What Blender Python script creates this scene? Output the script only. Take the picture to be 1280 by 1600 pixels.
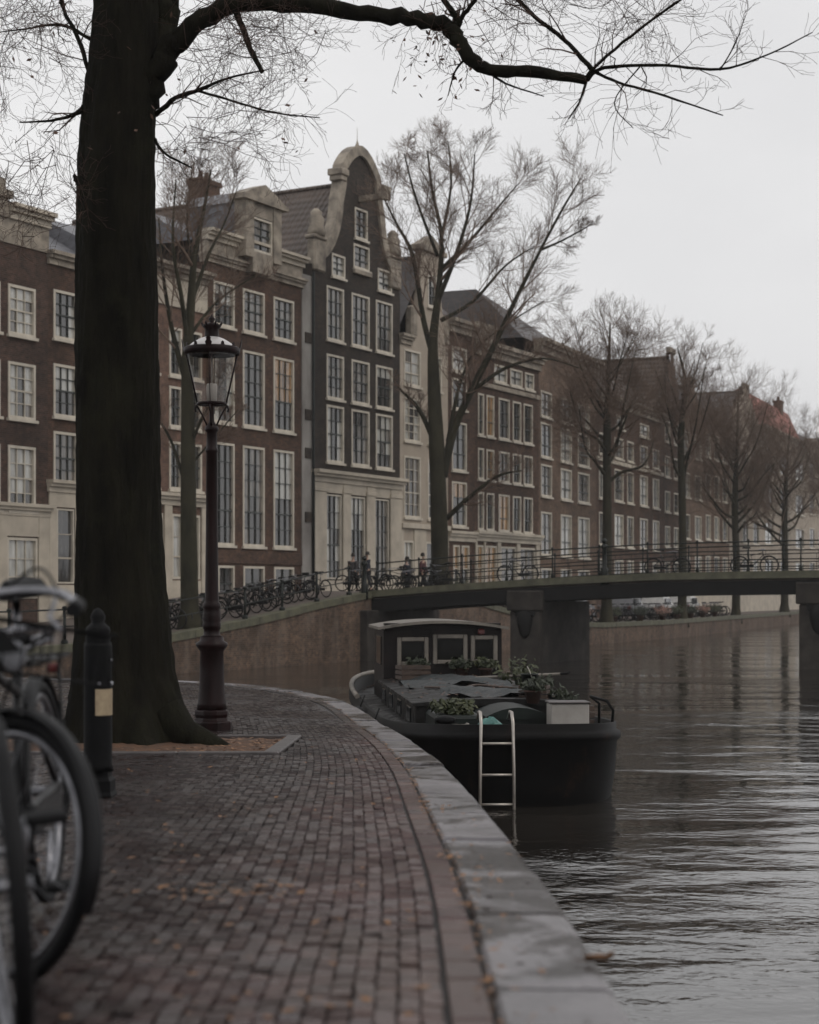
import bpy, math, random
from math import sin, cos, pi, radians, sqrt, atan2
from mathutils import Vector, Matrix

for o in list(bpy.data.objects):
    bpy.data.objects.remove(o)
random.seed(11)
SC = bpy.context.scene
COL = SC.collection

# ------------------------------------------------------------------ camera, sky, sun, exposure
F, CH, U0, V0 = 2667.0, 2.6, 640.0, 930.0      # focal length in photo pixels, camera height over the water, principal column, horizon row

cam_d = bpy.data.cameras.new('camera')
cam = bpy.data.objects.new('camera', cam_d)
COL.objects.link(cam)
cam.location = (0, 0, CH)
cam.rotation_euler = (pi / 2, 0, 0)
cam_d.sensor_fit = 'HORIZONTAL'
cam_d.sensor_width = 24
cam_d.lens = 50
cam_d.shift_y = 130 / 1280
cam_d.clip_start = 0.1
cam_d.clip_end = 3000
cam_d.dof.use_dof = True
cam_d.dof.focus_distance = 19
cam_d.dof.aperture_fstop = 2.3
SC.camera = cam

SUN_EL, SUN_AZ = radians(48), radians(118)      # high, behind the camera's right shoulder, through thick cloud
w = bpy.data.worlds.new('World')
SC.world = w
w.use_nodes = True
nt = w.node_tree
nt.nodes.clear()
wo = nt.nodes.new('ShaderNodeOutputWorld')
bg = nt.nodes.new('ShaderNodeBackground')
sky = nt.nodes.new('ShaderNodeTexSky')
sky.sky_type = 'NISHITA'
sky.sun_disc = False
sky.sun_elevation = SUN_EL
sky.sun_rotation = SUN_AZ
sky.air_density = 1.0
sky.dust_density = 4.0
hs = nt.nodes.new('ShaderNodeHueSaturation')
hs.inputs['Saturation'].default_value = 0.25
nt.links.new(sky.outputs[0], hs.inputs['Color'])
tc = nt.nodes.new('ShaderNodeTexCoord')
mp = nt.nodes.new('ShaderNodeMapping')
mp.inputs['Scale'].default_value = (1.2, 1.2, 3.0)
nt.links.new(tc.outputs['Generated'], mp.inputs['Vector'])
cn = nt.nodes.new('ShaderNodeTexNoise')
cn.inputs['Scale'].default_value = 1.6
cn.inputs['Detail'].default_value = 4
cn.inputs['Roughness'].default_value = 0.45
nt.links.new(mp.outputs[0], cn.inputs['Vector'])
cr = nt.nodes.new('ShaderNodeValToRGB')
cr.color_ramp.elements[0].position = 0.3
cr.color_ramp.elements[0].color = (6.7, 6.7, 6.85, 1)
cr.color_ramp.elements[1].position = 0.7
cr.color_ramp.elements[1].color = (8.9, 8.85, 8.85, 1)
nt.links.new(cn.outputs['Fac'], cr.inputs[0])
mx = nt.nodes.new('ShaderNodeMix')
mx.data_type = 'RGBA'
mx.inputs['Factor'].default_value = 0.9
nt.links.new(hs.outputs[0], mx.inputs['A'])
nt.links.new(cr.outputs[0], mx.inputs['B'])
nt.links.new(mx.outputs['Result'], bg.inputs['Color'])
bg.inputs['Strength'].default_value = 0.109
nt.links.new(bg.outputs[0], wo.inputs[0])

sd = bpy.data.lights.new('sun', 'SUN')
sd.energy = 0.5
sd.angle = radians(25)
sd.color = (1.0, 0.92, 0.82)
sun = bpy.data.objects.new('sun', sd)
COL.objects.link(sun)
sdir = Vector((sin(SUN_AZ) * cos(SUN_EL), cos(SUN_AZ) * cos(SUN_EL), sin(SUN_EL)))
sun.rotation_euler = sdir.to_track_quat('Z', 'Y').to_euler()
sun.location = (20, -20, 40)

SC.view_settings.view_transform = 'Standard'
SC.view_settings.look = 'None'
SC.view_settings.exposure = 0.0
SC.view_settings.gamma = 1.0
SC.view_settings.use_curve_mapping = False
SC.render.engine = 'CYCLES'
cy = SC.cycles
cy.use_denoising = True
cy.max_bounces = 6
cy.diffuse_bounces = 2
cy.glossy_bounces = 3
cy.transmission_bounces = 4
cy.transparent_max_bounces = 12
cy.volume_bounces = 0
cy.caustics_reflective = False
cy.caustics_refractive = False
SC.render.use_persistent_data = False


# ------------------------------------------------------------------ helpers
def at(u, v, Y):
    """World point that stands Y metres from the camera, seen at photo pixel (u, v)."""
    return Vector(((u - U0) / F * Y, Y, CH + (V0 - v) / F * Y))


def lerp(a, b, t):
    return a + (b - a) * t


def pw(pts, x):
    if x <= pts[0][0]:
        return pts[0][1]
    for (a, b), (c, d) in zip(pts, pts[1:]):
        if x <= c:
            return lerp(b, d, (x - a) / (c - a))
    return pts[-1][1]


class MB:
    def __init__(self):
        self.v, self.f, self.m, self.s = [], [], [], []

    def face(self, idx, mi=0, sm=False):
        self.f.append(tuple(idx)); self.m.append(mi); self.s.append(sm)

    def quad(self, a, b, c, d, mi=0, sm=False):
        n = len(self.v)
        self.v += [tuple(a), tuple(b), tuple(c), tuple(d)]
        self.face((n, n + 1, n + 2, n + 3), mi, sm)

    def poly(self, pts, mi=0):
        n = len(self.v)
        self.v += [tuple(p) for p in pts]
        self.face(range(n, n + len(pts)), mi)

    def box(self, x0, x1, y0, y1, z0, z1, mi=0, bev=0.0, M=None):
        if bev > 0:
            b = min(bev, abs(x1 - x0) * .45, abs(y1 - y0) * .45, abs(z1 - z0) * .45)
            n = len(self.v)
            vs = []
            for sx in (0, 1):
                for sy in (0, 1):
                    for sz in (0, 1):
                        X, Yy, Z = (x1 if sx else x0), (y1 if sy else y0), (z1 if sz else z0)
                        dx, dy, dz = (-b if sx else b), (-b if sy else b), (-b if sz else b)
                        vs += [(X, Yy + dy, Z + dz), (X + dx, Yy, Z + dz), (X + dx, Yy + dy, Z)]
            if M is not None:
                vs = [tuple(M @ Vector(p)) for p in vs]
            self.v += vs
            I = lambda sx, sy, sz, k: n + ((sx * 2 + sy) * 2 + sz) * 3 + k
            for s in (0, 1):
                q = [I(s, 0, 0, 0), I(s, 1, 0, 0), I(s, 1, 1, 0), I(s, 0, 1, 0)]
                self.face(q if s else q[::-1], mi)
                q = [I(0, s, 0, 1), I(1, s, 0, 1), I(1, s, 1, 1), I(0, s, 1, 1)]
                self.face(q[::-1] if s else q, mi)
                q = [I(0, 0, s, 2), I(1, 0, s, 2), I(1, 1, s, 2), I(0, 1, s, 2)]
                self.face(q if s else q[::-1], mi)
            for a in (0, 1):
                for c in (0, 1):
                    q = [I(a, c, 0, 0), I(a, c, 0, 1), I(a, c, 1, 1), I(a, c, 1, 0)]
                    self.face(q if a != c else q[::-1], mi)
                    q = [I(a, 0, c, 0), I(a, 0, c, 2), I(a, 1, c, 2), I(a, 1, c, 0)]
                    self.face(q[::-1] if a != c else q, mi)
                    q = [I(0, a, c, 1), I(0, a, c, 2), I(1, a, c, 2), I(1, a, c, 1)]
                    self.face(q if a != c else q[::-1], mi)
            for sx in (0, 1):
                for sy in (0, 1):
                    for sz in (0, 1):
                        q = [I(sx, sy, sz, 0), I(sx, sy, sz, 1), I(sx, sy, sz, 2)]
                        self.face(q if (sx + sy + sz) % 2 else q[::-1], mi)
            return
        n = len(self.v)
        vs = [(x0, y0, z0), (x1, y0, z0), (x1, y1, z0), (x0, y1, z0), (x0, y0, z1), (x1, y0, z1), (x1, y1, z1), (x0, y1, z1)]
        if M is not None:
            vs = [tuple(M @ Vector(p)) for p in vs]
        self.v += vs
        for q in ((0, 3, 2, 1), (4, 5, 6, 7), (0, 1, 5, 4), (1, 2, 6, 5), (2, 3, 7, 6), (3, 0, 4, 7)):
            self.face([n + i for i in q], mi)

    def tube(self, pts, rad, sides=6, mi=0, cap=True, sm=True, squash=None):
        pts = [Vector(p) for p in pts]
        if not isinstance(rad, (list, tuple)):
            rad = [rad] * len(pts)
        n0 = len(self.v)
        ref = None
        N = len(pts)
        for i, p in enumerate(pts):
            t = (pts[min(i + 1, N - 1)] - pts[max(i - 1, 0)])
            if t.length < 1e-9:
                t = Vector((0, 0, 1))
            t.normalize()
            if ref is None:
                ref = t.orthogonal().normalized()
            ref = ref - t * ref.dot(t)
            if ref.length < 1e-6:
                ref = t.orthogonal()
            ref.normalize()
            b = t.cross(ref)
            r = rad[i]
            for k in range(sides):
                a = 2 * pi * k / sides
                q = p + ref * (r * cos(a)) + b * (r * sin(a))
                self.v.append((q.x, q.y, q.z))
        for i in range(N - 1):
            for k in range(sides):
                a = n0 + i * sides + k
                b_ = n0 + i * sides + (k + 1) % sides
                self.face((a, b_, b_ + sides, a + sides), mi, sm)
        if cap:
            self.face([n0 + k for k in range(sides)][::-1], mi)
            self.face([n0 + (N - 1) * sides + k for k in range(sides)], mi)

    def lathe(self, prof, seg=16, c=(0, 0, 0), mi=0, sm=True, cap=True, rot=0.0):
        """prof: (radius, z) from bottom to top round the vertical axis through c"""
        n0 = len(self.v)
        for r, z in prof:
            for k in range(seg):
                a = 2 * pi * k / seg + rot
                self.v.append((c[0] + r * cos(a), c[1] + r * sin(a), c[2] + z))
        for i in range(len(prof) - 1):
            for k in range(seg):
                a = n0 + i * seg + k
                b = n0 + i * seg + (k + 1) % seg
                self.face((a, b, b + seg, a + seg), mi, sm)
        if cap:
            self.face([n0 + k for k in range(seg)][::-1], mi)
            self.face([n0 + (len(prof) - 1) * seg + k for k in range(seg)], mi)

    def ring(self, c, ax, R, r, seg=32, sides=6, mi=0, a0=0.0, a1=2 * pi, e1=None):
        """torus (or arc of one) of radius R round axis ax"""
        ax = Vector(ax).normalized()
        e1 = ax.orthogonal().normalized() if e1 is None else Vector(e1)
        e2 = ax.cross(e1)
        full = abs(a1 - a0 - 2 * pi) < 1e-6
        n = seg if full else seg + 1
        n0 = len(self.v)
        c = Vector(c)
        for i in range(n):
            a = lerp(a0, a1, i / seg)
            o = e1 * cos(a) + e2 * sin(a)
            for k in range(sides):
                b = 2 * pi * k / sides
                q = c + o * (R + r * cos(b)) + ax * (r * sin(b))
                self.v.append(tuple(q))
        for i in range(seg):
            for k in range(sides):
                i2 = (i + 1) % n
                self.face((n0 + i * sides + k, n0 + i2 * sides + k, n0 + i2 * sides + (k + 1) % sides, n0 + i * sides + (k + 1) % sides), mi, True)

    def mesh(self, name, mats):
        me = bpy.data.meshes.new(name)
        me.from_pydata(self.v, [], self.f)
        for m in (mats if isinstance(mats, (list, tuple)) else [mats]):
            me.materials.append(m)
        me.polygons.foreach_set('material_index', self.m)
        me.polygons.foreach_set('use_smooth', self.s)
        me.update()
        return me

    def build(self, name, mats, parent=None, loc=(0, 0, 0), kind=None):
        return put(name, self.mesh(name, mats), parent, loc, kind)


def put(name, me, parent=None, loc=(0, 0, 0), kind=None, rot=(0, 0, 0)):
    o = bpy.data.objects.new(name, me)
    COL.objects.link(o)
    o.parent = parent
    o.location = loc
    o.rotation_euler = rot
    if kind:
        o['kind'] = kind
    return o


def tag(o, label, cat, group=None):
    o['label'] = label
    o['category'] = cat
    if group:
        o['group'] = group
    return o


def thing(name, label, cat, loc=(0, 0, 0), rz=0.0, group=None):
    o = bpy.data.objects.new(name, None)
    COL.objects.link(o)
    o.location = loc
    o.rotation_euler = (0, 0, rz)
    o.empty_display_size = 0.2
    return tag(o, label, cat, group)


def copy_tree(o, parent=None):
    c = o.copy()
    COL.objects.link(c)
    c.parent = parent
    for ch in list(o.children):
        copy_tree(ch, c)
    return c


# ------------------------------------------------------------------ materials
def new_mat(name):
    m = bpy.data.materials.new(name)
    m.use_nodes = True
    n = m.node_tree
    return m, n, n.nodes['Principled BSDF']


def N(n, t, **kw):
    x = n.nodes.new(t)
    for k, v in kw.items():
        if hasattr(x, k):
            setattr(x, k, v)
        else:
            x.inputs[k].default_value = v
    return x


def ramp(n, fac, stops):
    r = n.nodes.new('ShaderNodeValToRGB')
    el = r.color_ramp.elements
    while len(el) < len(stops):
        el.new(0.5)
    for e, (p, c) in zip(el, stops):
        e.position = p
        e.color = (*c, 1) if len(c) == 3 else c
    n.links.new(fac, r.inputs[0])
    return r


def mat(name, c1, c2=None, rough=0.6, metal=0.0, scale=4.0, detail=5.0, bump=0.0, bscale=None, spec=0.5, stretch=(1, 1, 1), rough2=None, dist=0.01):
    m, n, b = new_mat(name)
    c2 = c2 or tuple(x * .7 for x in c1)
    t = N(n, 'ShaderNodeTexCoord')
    mpn = N(n, 'ShaderNodeMapping')
    mpn.inputs['Scale'].default_value = stretch
    n.links.new(t.outputs['Object'], mpn.inputs[0])
    no = N(n, 'ShaderNodeTexNoise', Scale=scale, Detail=detail, Roughness=0.6)
    n.links.new(mpn.outputs[0], no.inputs['Vector'])
    r = ramp(n, no.outputs['Fac'], [(0.32, c2), (0.68, c1)])
    n.links.new(r.outputs[0], b.inputs['Base Color'])
    b.inputs['Metallic'].default_value = metal
    b.inputs['Specular IOR Level'].default_value = spec
    if rough2 is None:
        b.inputs['Roughness'].default_value = rough
    else:
        rr = ramp(n, no.outputs['Fac'], [(0.35, (rough,) * 3), (0.65, (rough2,) * 3)])
        n.links.new(rr.outputs[0], b.inputs['Roughness'])
    if bump > 0:
        nb = N(n, 'ShaderNodeTexNoise', Scale=bscale or scale * 4, Detail=6.0, Roughness=0.65)
        n.links.new(mpn.outputs[0], nb.inputs['Vector'])
        bp = N(n, 'ShaderNodeBump', Strength=bump, Distance=dist)
        n.links.new(nb.outputs['Fac'], bp.inputs['Height'])
        n.links.new(bp.outputs[0], b.inputs['Normal'])
    return m


def brick_mat(name, c1, c2, mortar, grime=(0.45, 1.2), bw=0.23, bh=0.075, rough=0.8, stain=None):
    m, n, b = new_mat(name)
    t = N(n, 'ShaderNodeTexCoord')
    s = N(n, 'ShaderNodeSeparateXYZ')
    n.links.new(t.outputs['Object'], s.inputs[0])
    ad = N(n, 'ShaderNodeMath', operation='ADD')
    n.links.new(s.outputs[0], ad.inputs[0]); n.links.new(s.outputs[1], ad.inputs[1])
    c = N(n, 'ShaderNodeCombineXYZ')
    n.links.new(ad.outputs[0], c.inputs[0]); n.links.new(s.outputs[2], c.inputs[1])
    br = N(n, 'ShaderNodeTexBrick')
    br.inputs['Scale'].default_value = 1.0
    br.inputs['Brick Width'].default_value = bw
    br.inputs['Row Height'].default_value = bh
    br.inputs['Mortar Size'].default_value = 0.006
    br.inputs['Color1'].default_value = (*c1, 1)
    br.inputs['Color2'].default_value = (*c2, 1)
    br.inputs['Mortar'].default_value = (*mortar, 1)
    n.links.new(c.outputs[0], br.inputs['Vector'])
    no = N(n, 'ShaderNodeTexNoise', Scale=0.55, Detail=7.0, Roughness=0.65)
    n.links.new(t.outputs['Object'], no.inputs['Vector'])
    g = ramp(n, no.outputs['Fac'], [(0.3, (grime[0],) * 3), (0.7, (grime[1],) * 3)])
    nf = N(n, 'ShaderNodeTexNoise', Scale=3.2, Detail=8.0, Roughness=0.75)
    n.links.new(t.outputs['Object'], nf.inputs['Vector'])
    gf = ramp(n, nf.outputs['Fac'], [(0.32, (.5, .52, .54)), (0.7, (1.45, 1.35, 1.25))])
    mf = N(n, 'ShaderNodeMix', data_type='RGBA', blend_type='MULTIPLY')
    mf.inputs['Factor'].default_value = 1.0
    n.links.new(br.outputs['Color'], mf.inputs['A']); n.links.new(gf.outputs[0], mf.inputs['B'])
    mu = N(n, 'ShaderNodeMix', data_type='RGBA', blend_type='MULTIPLY')
    mu.inputs['Factor'].default_value = 1.0
    n.links.new(mf.outputs['Result'], mu.inputs['A']); n.links.new(g.outputs[0], mu.inputs['B'])
    out = mu.outputs['Result']
    if stain:
        n2 = N(n, 'ShaderNodeTexNoise', Scale=1.0, Detail=6.0, Roughness=0.7)
        mp2 = N(n, 'ShaderNodeMapping')
        mp2.inputs['Scale'].default_value = (0.9, 0.9, 0.25)
        n.links.new(t.outputs['Object'], mp2.inputs[0]); n.links.new(mp2.outputs[0], n2.inputs['Vector'])
        f2 = ramp(n, n2.outputs['Fac'], [(0.5, (0, 0, 0)), (0.75, (0.7, 0.7, 0.7))])
        m2 = N(n, 'ShaderNodeMix', data_type='RGBA')
        n.links.new(f2.outputs[0], m2.inputs['Factor']); n.links.new(out, m2.inputs['A'])
        m2.inputs['B'].default_value = (*stain, 1)
        out = m2.outputs['Result']
    n.links.new(out, b.inputs['Base Color'])
    b.inputs['Roughness'].default_value = rough
    b.inputs['Specular IOR Level'].default_value = 0.3
    bp = N(n, 'ShaderNodeBump', Strength=0.5, Distance=0.01)
    n.links.new(br.outputs['Fac'], bp.inputs['Height'])
    bp.invert = True
    n.links.new(bp.outputs[0], b.inputs['Normal'])
    return m


M = {}
M['brick_dark'] = brick_mat('brick_dark_brown', (.112, .062, .040), (.060, .034, .023), (.12, .10, .09))
M['brick_plum'] = brick_mat('brick_plum', (.100, .057, .042), (.055, .033, .025), (.11, .095, .085))
M['brick_red'] = brick_mat('brick_red_brown', (.20, .115, .085), (.15, .085, .065), (.2, .17, .14))
M['brick_brown'] = brick_mat('brick_brown', (.112, .060, .038), (.060, .032, .022), (.12, .10, .085), stain=(.045, .03, .025))
M['brick_black'] = brick_mat('brick_tarred', (.044, .032, .024), (.024, .019, .0155), (.05, .045, .04), grime=(.55, 1.35))
M['brick_grey'] = brick_mat('brick_grey_brown', (.19, .12, .082), (.115, .076, .053), (.16, .14, .12))
M['brick_quay'] = brick_mat('brick_quay_wall', (.155, .10, .07), (.085, .057, .042), (.15, .13, .11), grime=(.4, 1.25), stain=(.2, .155, .125))
M['brick_chimney'] = brick_mat('brick_chimney', (.16, .09, .065), (.11, .065, .05), (.14, .11, .09))
M['plaster'] = mat('beige_plaster', (.42, .355, .285), (.32, .27, .215), rough=.8, scale=.7, bump=.2)
M['stucco'] = mat('stained_stucco', (.38, .36, .33), (.14, .125, .115), rough=.85, scale=.5, stretch=(1, 1, .5), bump=.2)
M['cream'] = mat('cream_paint', (.54, .475, .38), (.34, .295, .235), rough=.55, scale=.9)
M['stone'] = mat('weathered_sandstone', (.40, .345, .275), (.13, .11, .09), rough=.8, scale=1.6, bump=.4, bscale=9)
M['white'] = mat('off_white_paint', (.62, .56, .465), (.43, .385, .315), rough=.5, scale=1.5)
M['bar_dark'] = mat('dark_green_sash', (.03, .035, .03), rough=.4)
M['slate'] = mat('blue_grey_slate', (.16, .16, .175), (.09, .09, .10), rough=.5, scale=2.5, stretch=(1, 1, 3), bump=.5, bscale=10)
M['roofdark'] = mat('dark_roof', (.085, .075, .075), (.05, .045, .045), rough=.6, scale=2, stretch=(1, 1, 3), bump=.4)


def tile_mat(name, c1, c2):
    m, n, b = new_mat(name)
    t = N(n, 'ShaderNodeTexCoord')
    s = N(n, 'ShaderNodeSeparateXYZ')
    n.links.new(t.outputs['Object'], s.inputs[0])
    no = N(n, 'ShaderNodeTexNoise', Scale=.9, Detail=7.0, Roughness=.7)
    n.links.new(t.outputs['Object'], no.inputs['Vector'])
    r = ramp(n, no.outputs['Fac'], [(.3, c2), (.7, c1)])
    hs_ = []
    for k, sc_ in ((2, 17.0), (1, 21.0)):
        mm = N(n, 'ShaderNodeMath', operation='MULTIPLY'); mm.inputs[1].default_value = sc_
        n.links.new(s.outputs[k], mm.inputs[0])
        ss = N(n, 'ShaderNodeMath', operation='SINE'); n.links.new(mm.outputs[0], ss.inputs[0])
        hs_.append(ss)
    a = N(n, 'ShaderNodeMath', operation='ADD')
    n.links.new(hs_[0].outputs[0], a.inputs[0]); n.links.new(hs_[1].outputs[0], a.inputs[1])
    bp = N(n, 'ShaderNodeBump', Strength=.9, Distance=.05)
    n.links.new(a.outputs[0], bp.inputs['Height']); n.links.new(bp.outputs[0], b.inputs['Normal'])
    n.links.new(r.outputs[0], b.inputs['Base Color'])
    b.inputs['Roughness'].default_value = .65
    return m


M['tile'] = tile_mat('brown_pantiles', (.125, .09, .07), (.06, .047, .04))
M['tile_red'] = tile_mat('red_pantiles', (.36, .11, .075), (.24, .08, .06))


def pane_mat(name, c1, c2, emis=None, spec=1.0):
    m, n, b = new_mat(name)
    t = N(n, 'ShaderNodeTexCoord')
    mpn = N(n, 'ShaderNodeMapping')
    mpn.inputs['Scale'].default_value = (5, 1, .6)
    oi = N(n, 'ShaderNodeObjectInfo')
    ad = N(n, 'ShaderNodeVectorMath', operation='ADD')
    mu = N(n, 'ShaderNodeVectorMath', operation='SCALE'); mu.inputs['Scale'].default_value = 37.0
    n.links.new(oi.outputs['Location'], mu.inputs[0])
    n.links.new(t.outputs['Object'], mpn.inputs[0])
    n.links.new(mpn.outputs[0], ad.inputs[0]); n.links.new(mu.outputs[0], ad.inputs[1])
    no = N(n, 'ShaderNodeTexNoise', Scale=1.1, Detail=4.0, Roughness=.6)
    n.links.new(ad.outputs[0], no.inputs['Vector'])
    r = ramp(n, no.outputs['Fac'], [(.35, c2), (.65, c1)])
    n.links.new(r.outputs[0], b.inputs['Base Color'])
    b.inputs['Roughness'].default_value = .08
    b.inputs['IOR'].default_value = 1.6
    b.inputs['Specular IOR Level'].default_value = spec
    nb = N(n, 'ShaderNodeTexNoise', Scale=1.2, Detail=1.0)
    n.links.new(ad.outputs[0], nb.inputs['Vector'])
    bp = N(n, 'ShaderNodeBump', Strength=.25, Distance=.02)
    n.links.new(nb.outputs['Fac'], bp.inputs['Height']); n.links.new(bp.outputs[0], b.inputs['Normal'])
    if emis:
        er = ramp(n, no.outputs['Fac'], [(.38, tuple(x * .15 for x in emis)), (.62, emis)])
        n.links.new(er.outputs[0], b.inputs['Emission Color'])
        b.inputs['Emission Strength'].default_value = 1.0
    return m


M['pane_dark'] = pane_mat('dark_glass', (.06, .055, .05), (.02, .02, .02))
M['pane_mid'] = pane_mat('glass_over_blind', (.20, .18, .155), (.05, .045, .04))
M['pane_curtain'] = pane_mat('glass_over_curtain', (.50, .49, .45), (.28, .27, .24))
M['pane_warm'] = pane_mat('glass_lit_room', (.12, .08, .05), (.04, .03, .025), emis=(.13, .07, .025))
PANES = ['pane_dark', 'pane_dark', 'pane_mid', 'pane_mid', 'pane_curtain', 'pane_curtain']

M['iron_green'] = mat('green_black_iron', (.014, .018, .015), (.008, .009, .008), rough=.5, scale=6, spec=.25)
M['iron_lamp'] = mat('maroon_lamp_paint', (.017, .006, .006), (.006, .003, .003), rough=.42, scale=8, stretch=(1, 1, .3), bump=.3, spec=.16)
M['iron_black'] = mat('black_post_paint', (.006, .006, .007), (.003, .003, .003), rough=.55, scale=9, bump=.3, spec=.1)
M['bark'] = mat('wet_dark_bark', (.015, .0135, .009), (.005, .0045, .0035), rough=.9, scale=3.0, detail=8, stretch=(2.2, 2.2, .45), bump=1.0, bscale=7, dist=.03, spec=.08)
M['bark_far'] = mat('green_grey_bark', (.044, .039, .024), (.017, .016, .010), rough=.9, scale=2.0, stretch=(1, 1, .4), bump=.5, spec=.2)
M['twig'] = mat('brown_twigs', (.21, .15, .115), (.14, .10, .078), rough=.9, scale=1.0, spec=.2)
M['twig_near'] = mat('near_brown_twigs', (.085, .052, .04), (.045, .028, .022), rough=.85, scale=2.0, spec=.2)
M['leaf'] = mat('dry_leaf', (.26, .12, .04), (.12, .06, .03), rough=.6, scale=7)
M['leaf2'] = mat('hanging_leaf', (.12, .06, .035), (.06, .03, .02), rough=.7, scale=7)
M['plant'] = mat('plant_leaf', (.055, .06, .017), (.014, .022, .008), rough=.6, scale=5)
M['plant_dark'] = mat('dark_plant_leaf', (.026, .034, .012), (.01, .015, .006), rough=.6, scale=5)
M['soil'] = mat('leafy_soil', (.13, .06, .028), (.045, .026, .016), rough=.9, scale=9, detail=8, bump=.8, bscale=25, dist=.03)
M['granite'] = mat('wet_granite', (.27, .26, .268), (.14, .135, .14), rough=.12, rough2=.34, scale=2.2, detail=9, bump=.35, bscale=30, dist=.012)
M['kerb'] = mat('kerb_stone', (.085, .072, .07), (.045, .039, .038), rough=.4, scale=6, bump=.4, bscale=30)
M['joint'] = mat('joint_sand', (.026, .019, .016), (.014, .011, .010), rough=.6, scale=20, bump=.4)
M['street'] = mat('far_street', (.13, .105, .09), (.085, .068, .06), rough=.7, scale=2, bump=.3)
M['moss_coping'] = mat('mossy_coping', (.125, .12, .075), (.06, .058, .038), rough=.7, scale=2.5, bump=.4)
M['hull'] = mat('black_hull', (.006, .0055, .0055), (.003, .003, .003), rough=.6, scale=2, bump=.2, spec=.12)
M['cabin'] = mat('dark_brown_cabin', (.012, .007, .006), (.005, .004, .004), rough=.5, scale=3, spec=.2)
M['deck'] = mat('wet_deck', (.014, .013, .012), (.005, .005, .005), rough=.25, rough2=.75, scale=2.5, bump=.6, spec=.22)
M['greenpaint'] = mat('dark_green_paint', (.006, .012, .009), (.003, .005, .004), rough=.45, scale=3, spec=.3)
M['tarp'] = mat('teal_tarp', (.07, .22, .19), (.03, .10, .09), rough=.35, scale=5, bump=.6, bscale=8, dist=.04)
M['roofcabin'] = mat('grey_weathered_roof', (.22, .195, .165), (.10, .088, .074), rough=.5, scale=2.5, bump=.2)
M['steel'] = mat('ladder_steel', (.52, .48, .43), (.36, .33, .3), rough=.35, metal=.7, scale=8)
M['chrome'] = mat('dull_chrome', (.30, .30, .32), (.14, .14, .15), rough=.28, metal=1.0, scale=9)
M['rubber'] = mat('black_rubber', (.006, .006, .007), (.003, .003, .0035), rough=.6, scale=15, spec=.2)
M['bikepaint'] = mat('bike_black_enamel', (.004, .004, .005), rough=.35, spec=.25)
M['whitebox'] = mat('white_locker', (.38, .355, .33), (.27, .25, .225), rough=.5, scale=3)
M['sticker'] = mat('tan_sticker', (.42, .33, .21), (.25, .19, .12), rough=.6, scale=14)
M['red'] = mat('red_reflector', (.12, .012, .010), rough=.3)
M['terracotta'] = mat('terracotta', (.07, .03, .02), (.04, .02, .014), rough=.8)
M['girder'] = mat('bridge_girder', (.012, .011, .0105), (.006, .006, .006), rough=.7, scale=2, spec=.2)
M['pier'] = mat('pier_stone', (.06, .052, .045), (.022, .019, .017), rough=.8, scale=1.4, bump=.6, spec=.2)
M['skin'] = mat('skin', (.42, .27, .2), rough=.6)
M['coat_navy'] = mat('navy_coat', (.022, .024, .034), rough=.9)
M['coat_grey'] = mat('grey_coat', (.05, .045, .045), rough=.9)
M['coat_wine'] = mat('wine_coat', (.085, .03, .034), rough=.9)
M['trousers'] = mat('dark_trousers', (.018, .018, .022), rough=.9)
M['hair'] = mat('dark_hair', (.02, .014, .01), rough=.7)
M['carwhite'] = mat('white_car_paint', (.6, .59, .57), rough=.25)
M['cargrey'] = mat('grey_car_paint', (.16, .16, .17), rough=.25)
M['carglass'] = mat('car_glass', (.02, .022, .024), rough=.1)

_g = M['granite'].node_tree
_b = _g.nodes['Principled BSDF']
_src = _b.inputs['Base Color'].links[0].from_socket
_oi = N(_g, 'ShaderNodeObjectInfo')
_rr = ramp(_g, _oi.outputs['Random'], [(0, (.85, .84, .85)), (1, (1.12, 1.1, 1.12))])
_ge = N(_g, 'ShaderNodeNewGeometry')
_st = N(_g, 'ShaderNodeTexNoise', Scale=1.25, Detail=9.0, Roughness=.72, Distortion=.8)
_g.links.new(_ge.outputs['Position'], _st.inputs['Vector'])
_sr = ramp(_g, _st.outputs['Fac'], [(.44, (.22, .195, .18)), (.50, (1, 1, 1))])
_m1 = N(_g, 'ShaderNodeMix', data_type='RGBA', blend_type='MULTIPLY'); _m1.inputs['Factor'].default_value = 1
_m2 = N(_g, 'ShaderNodeMix', data_type='RGBA', blend_type='MULTIPLY'); _m2.inputs['Factor'].default_value = 1
_g.links.new(_src, _m1.inputs['A']); _g.links.new(_rr.outputs[0], _m1.inputs['B'])
_g.links.new(_m1.outputs['Result'], _m2.inputs['A']); _g.links.new(_sr.outputs[0], _m2.inputs['B'])
_g.links.new(_m2.outputs['Result'], _b.inputs['Base Color'])
_rg = ramp(_g, _st.outputs['Fac'], [(.36, (.05,) * 3), (.5, (.24,) * 3), (.7, (.16,) * 3)])
_g.links.new(_rg.outputs[0], _b.inputs['Roughness'])
_b.inputs['Specular IOR Level'].default_value = .75

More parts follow.
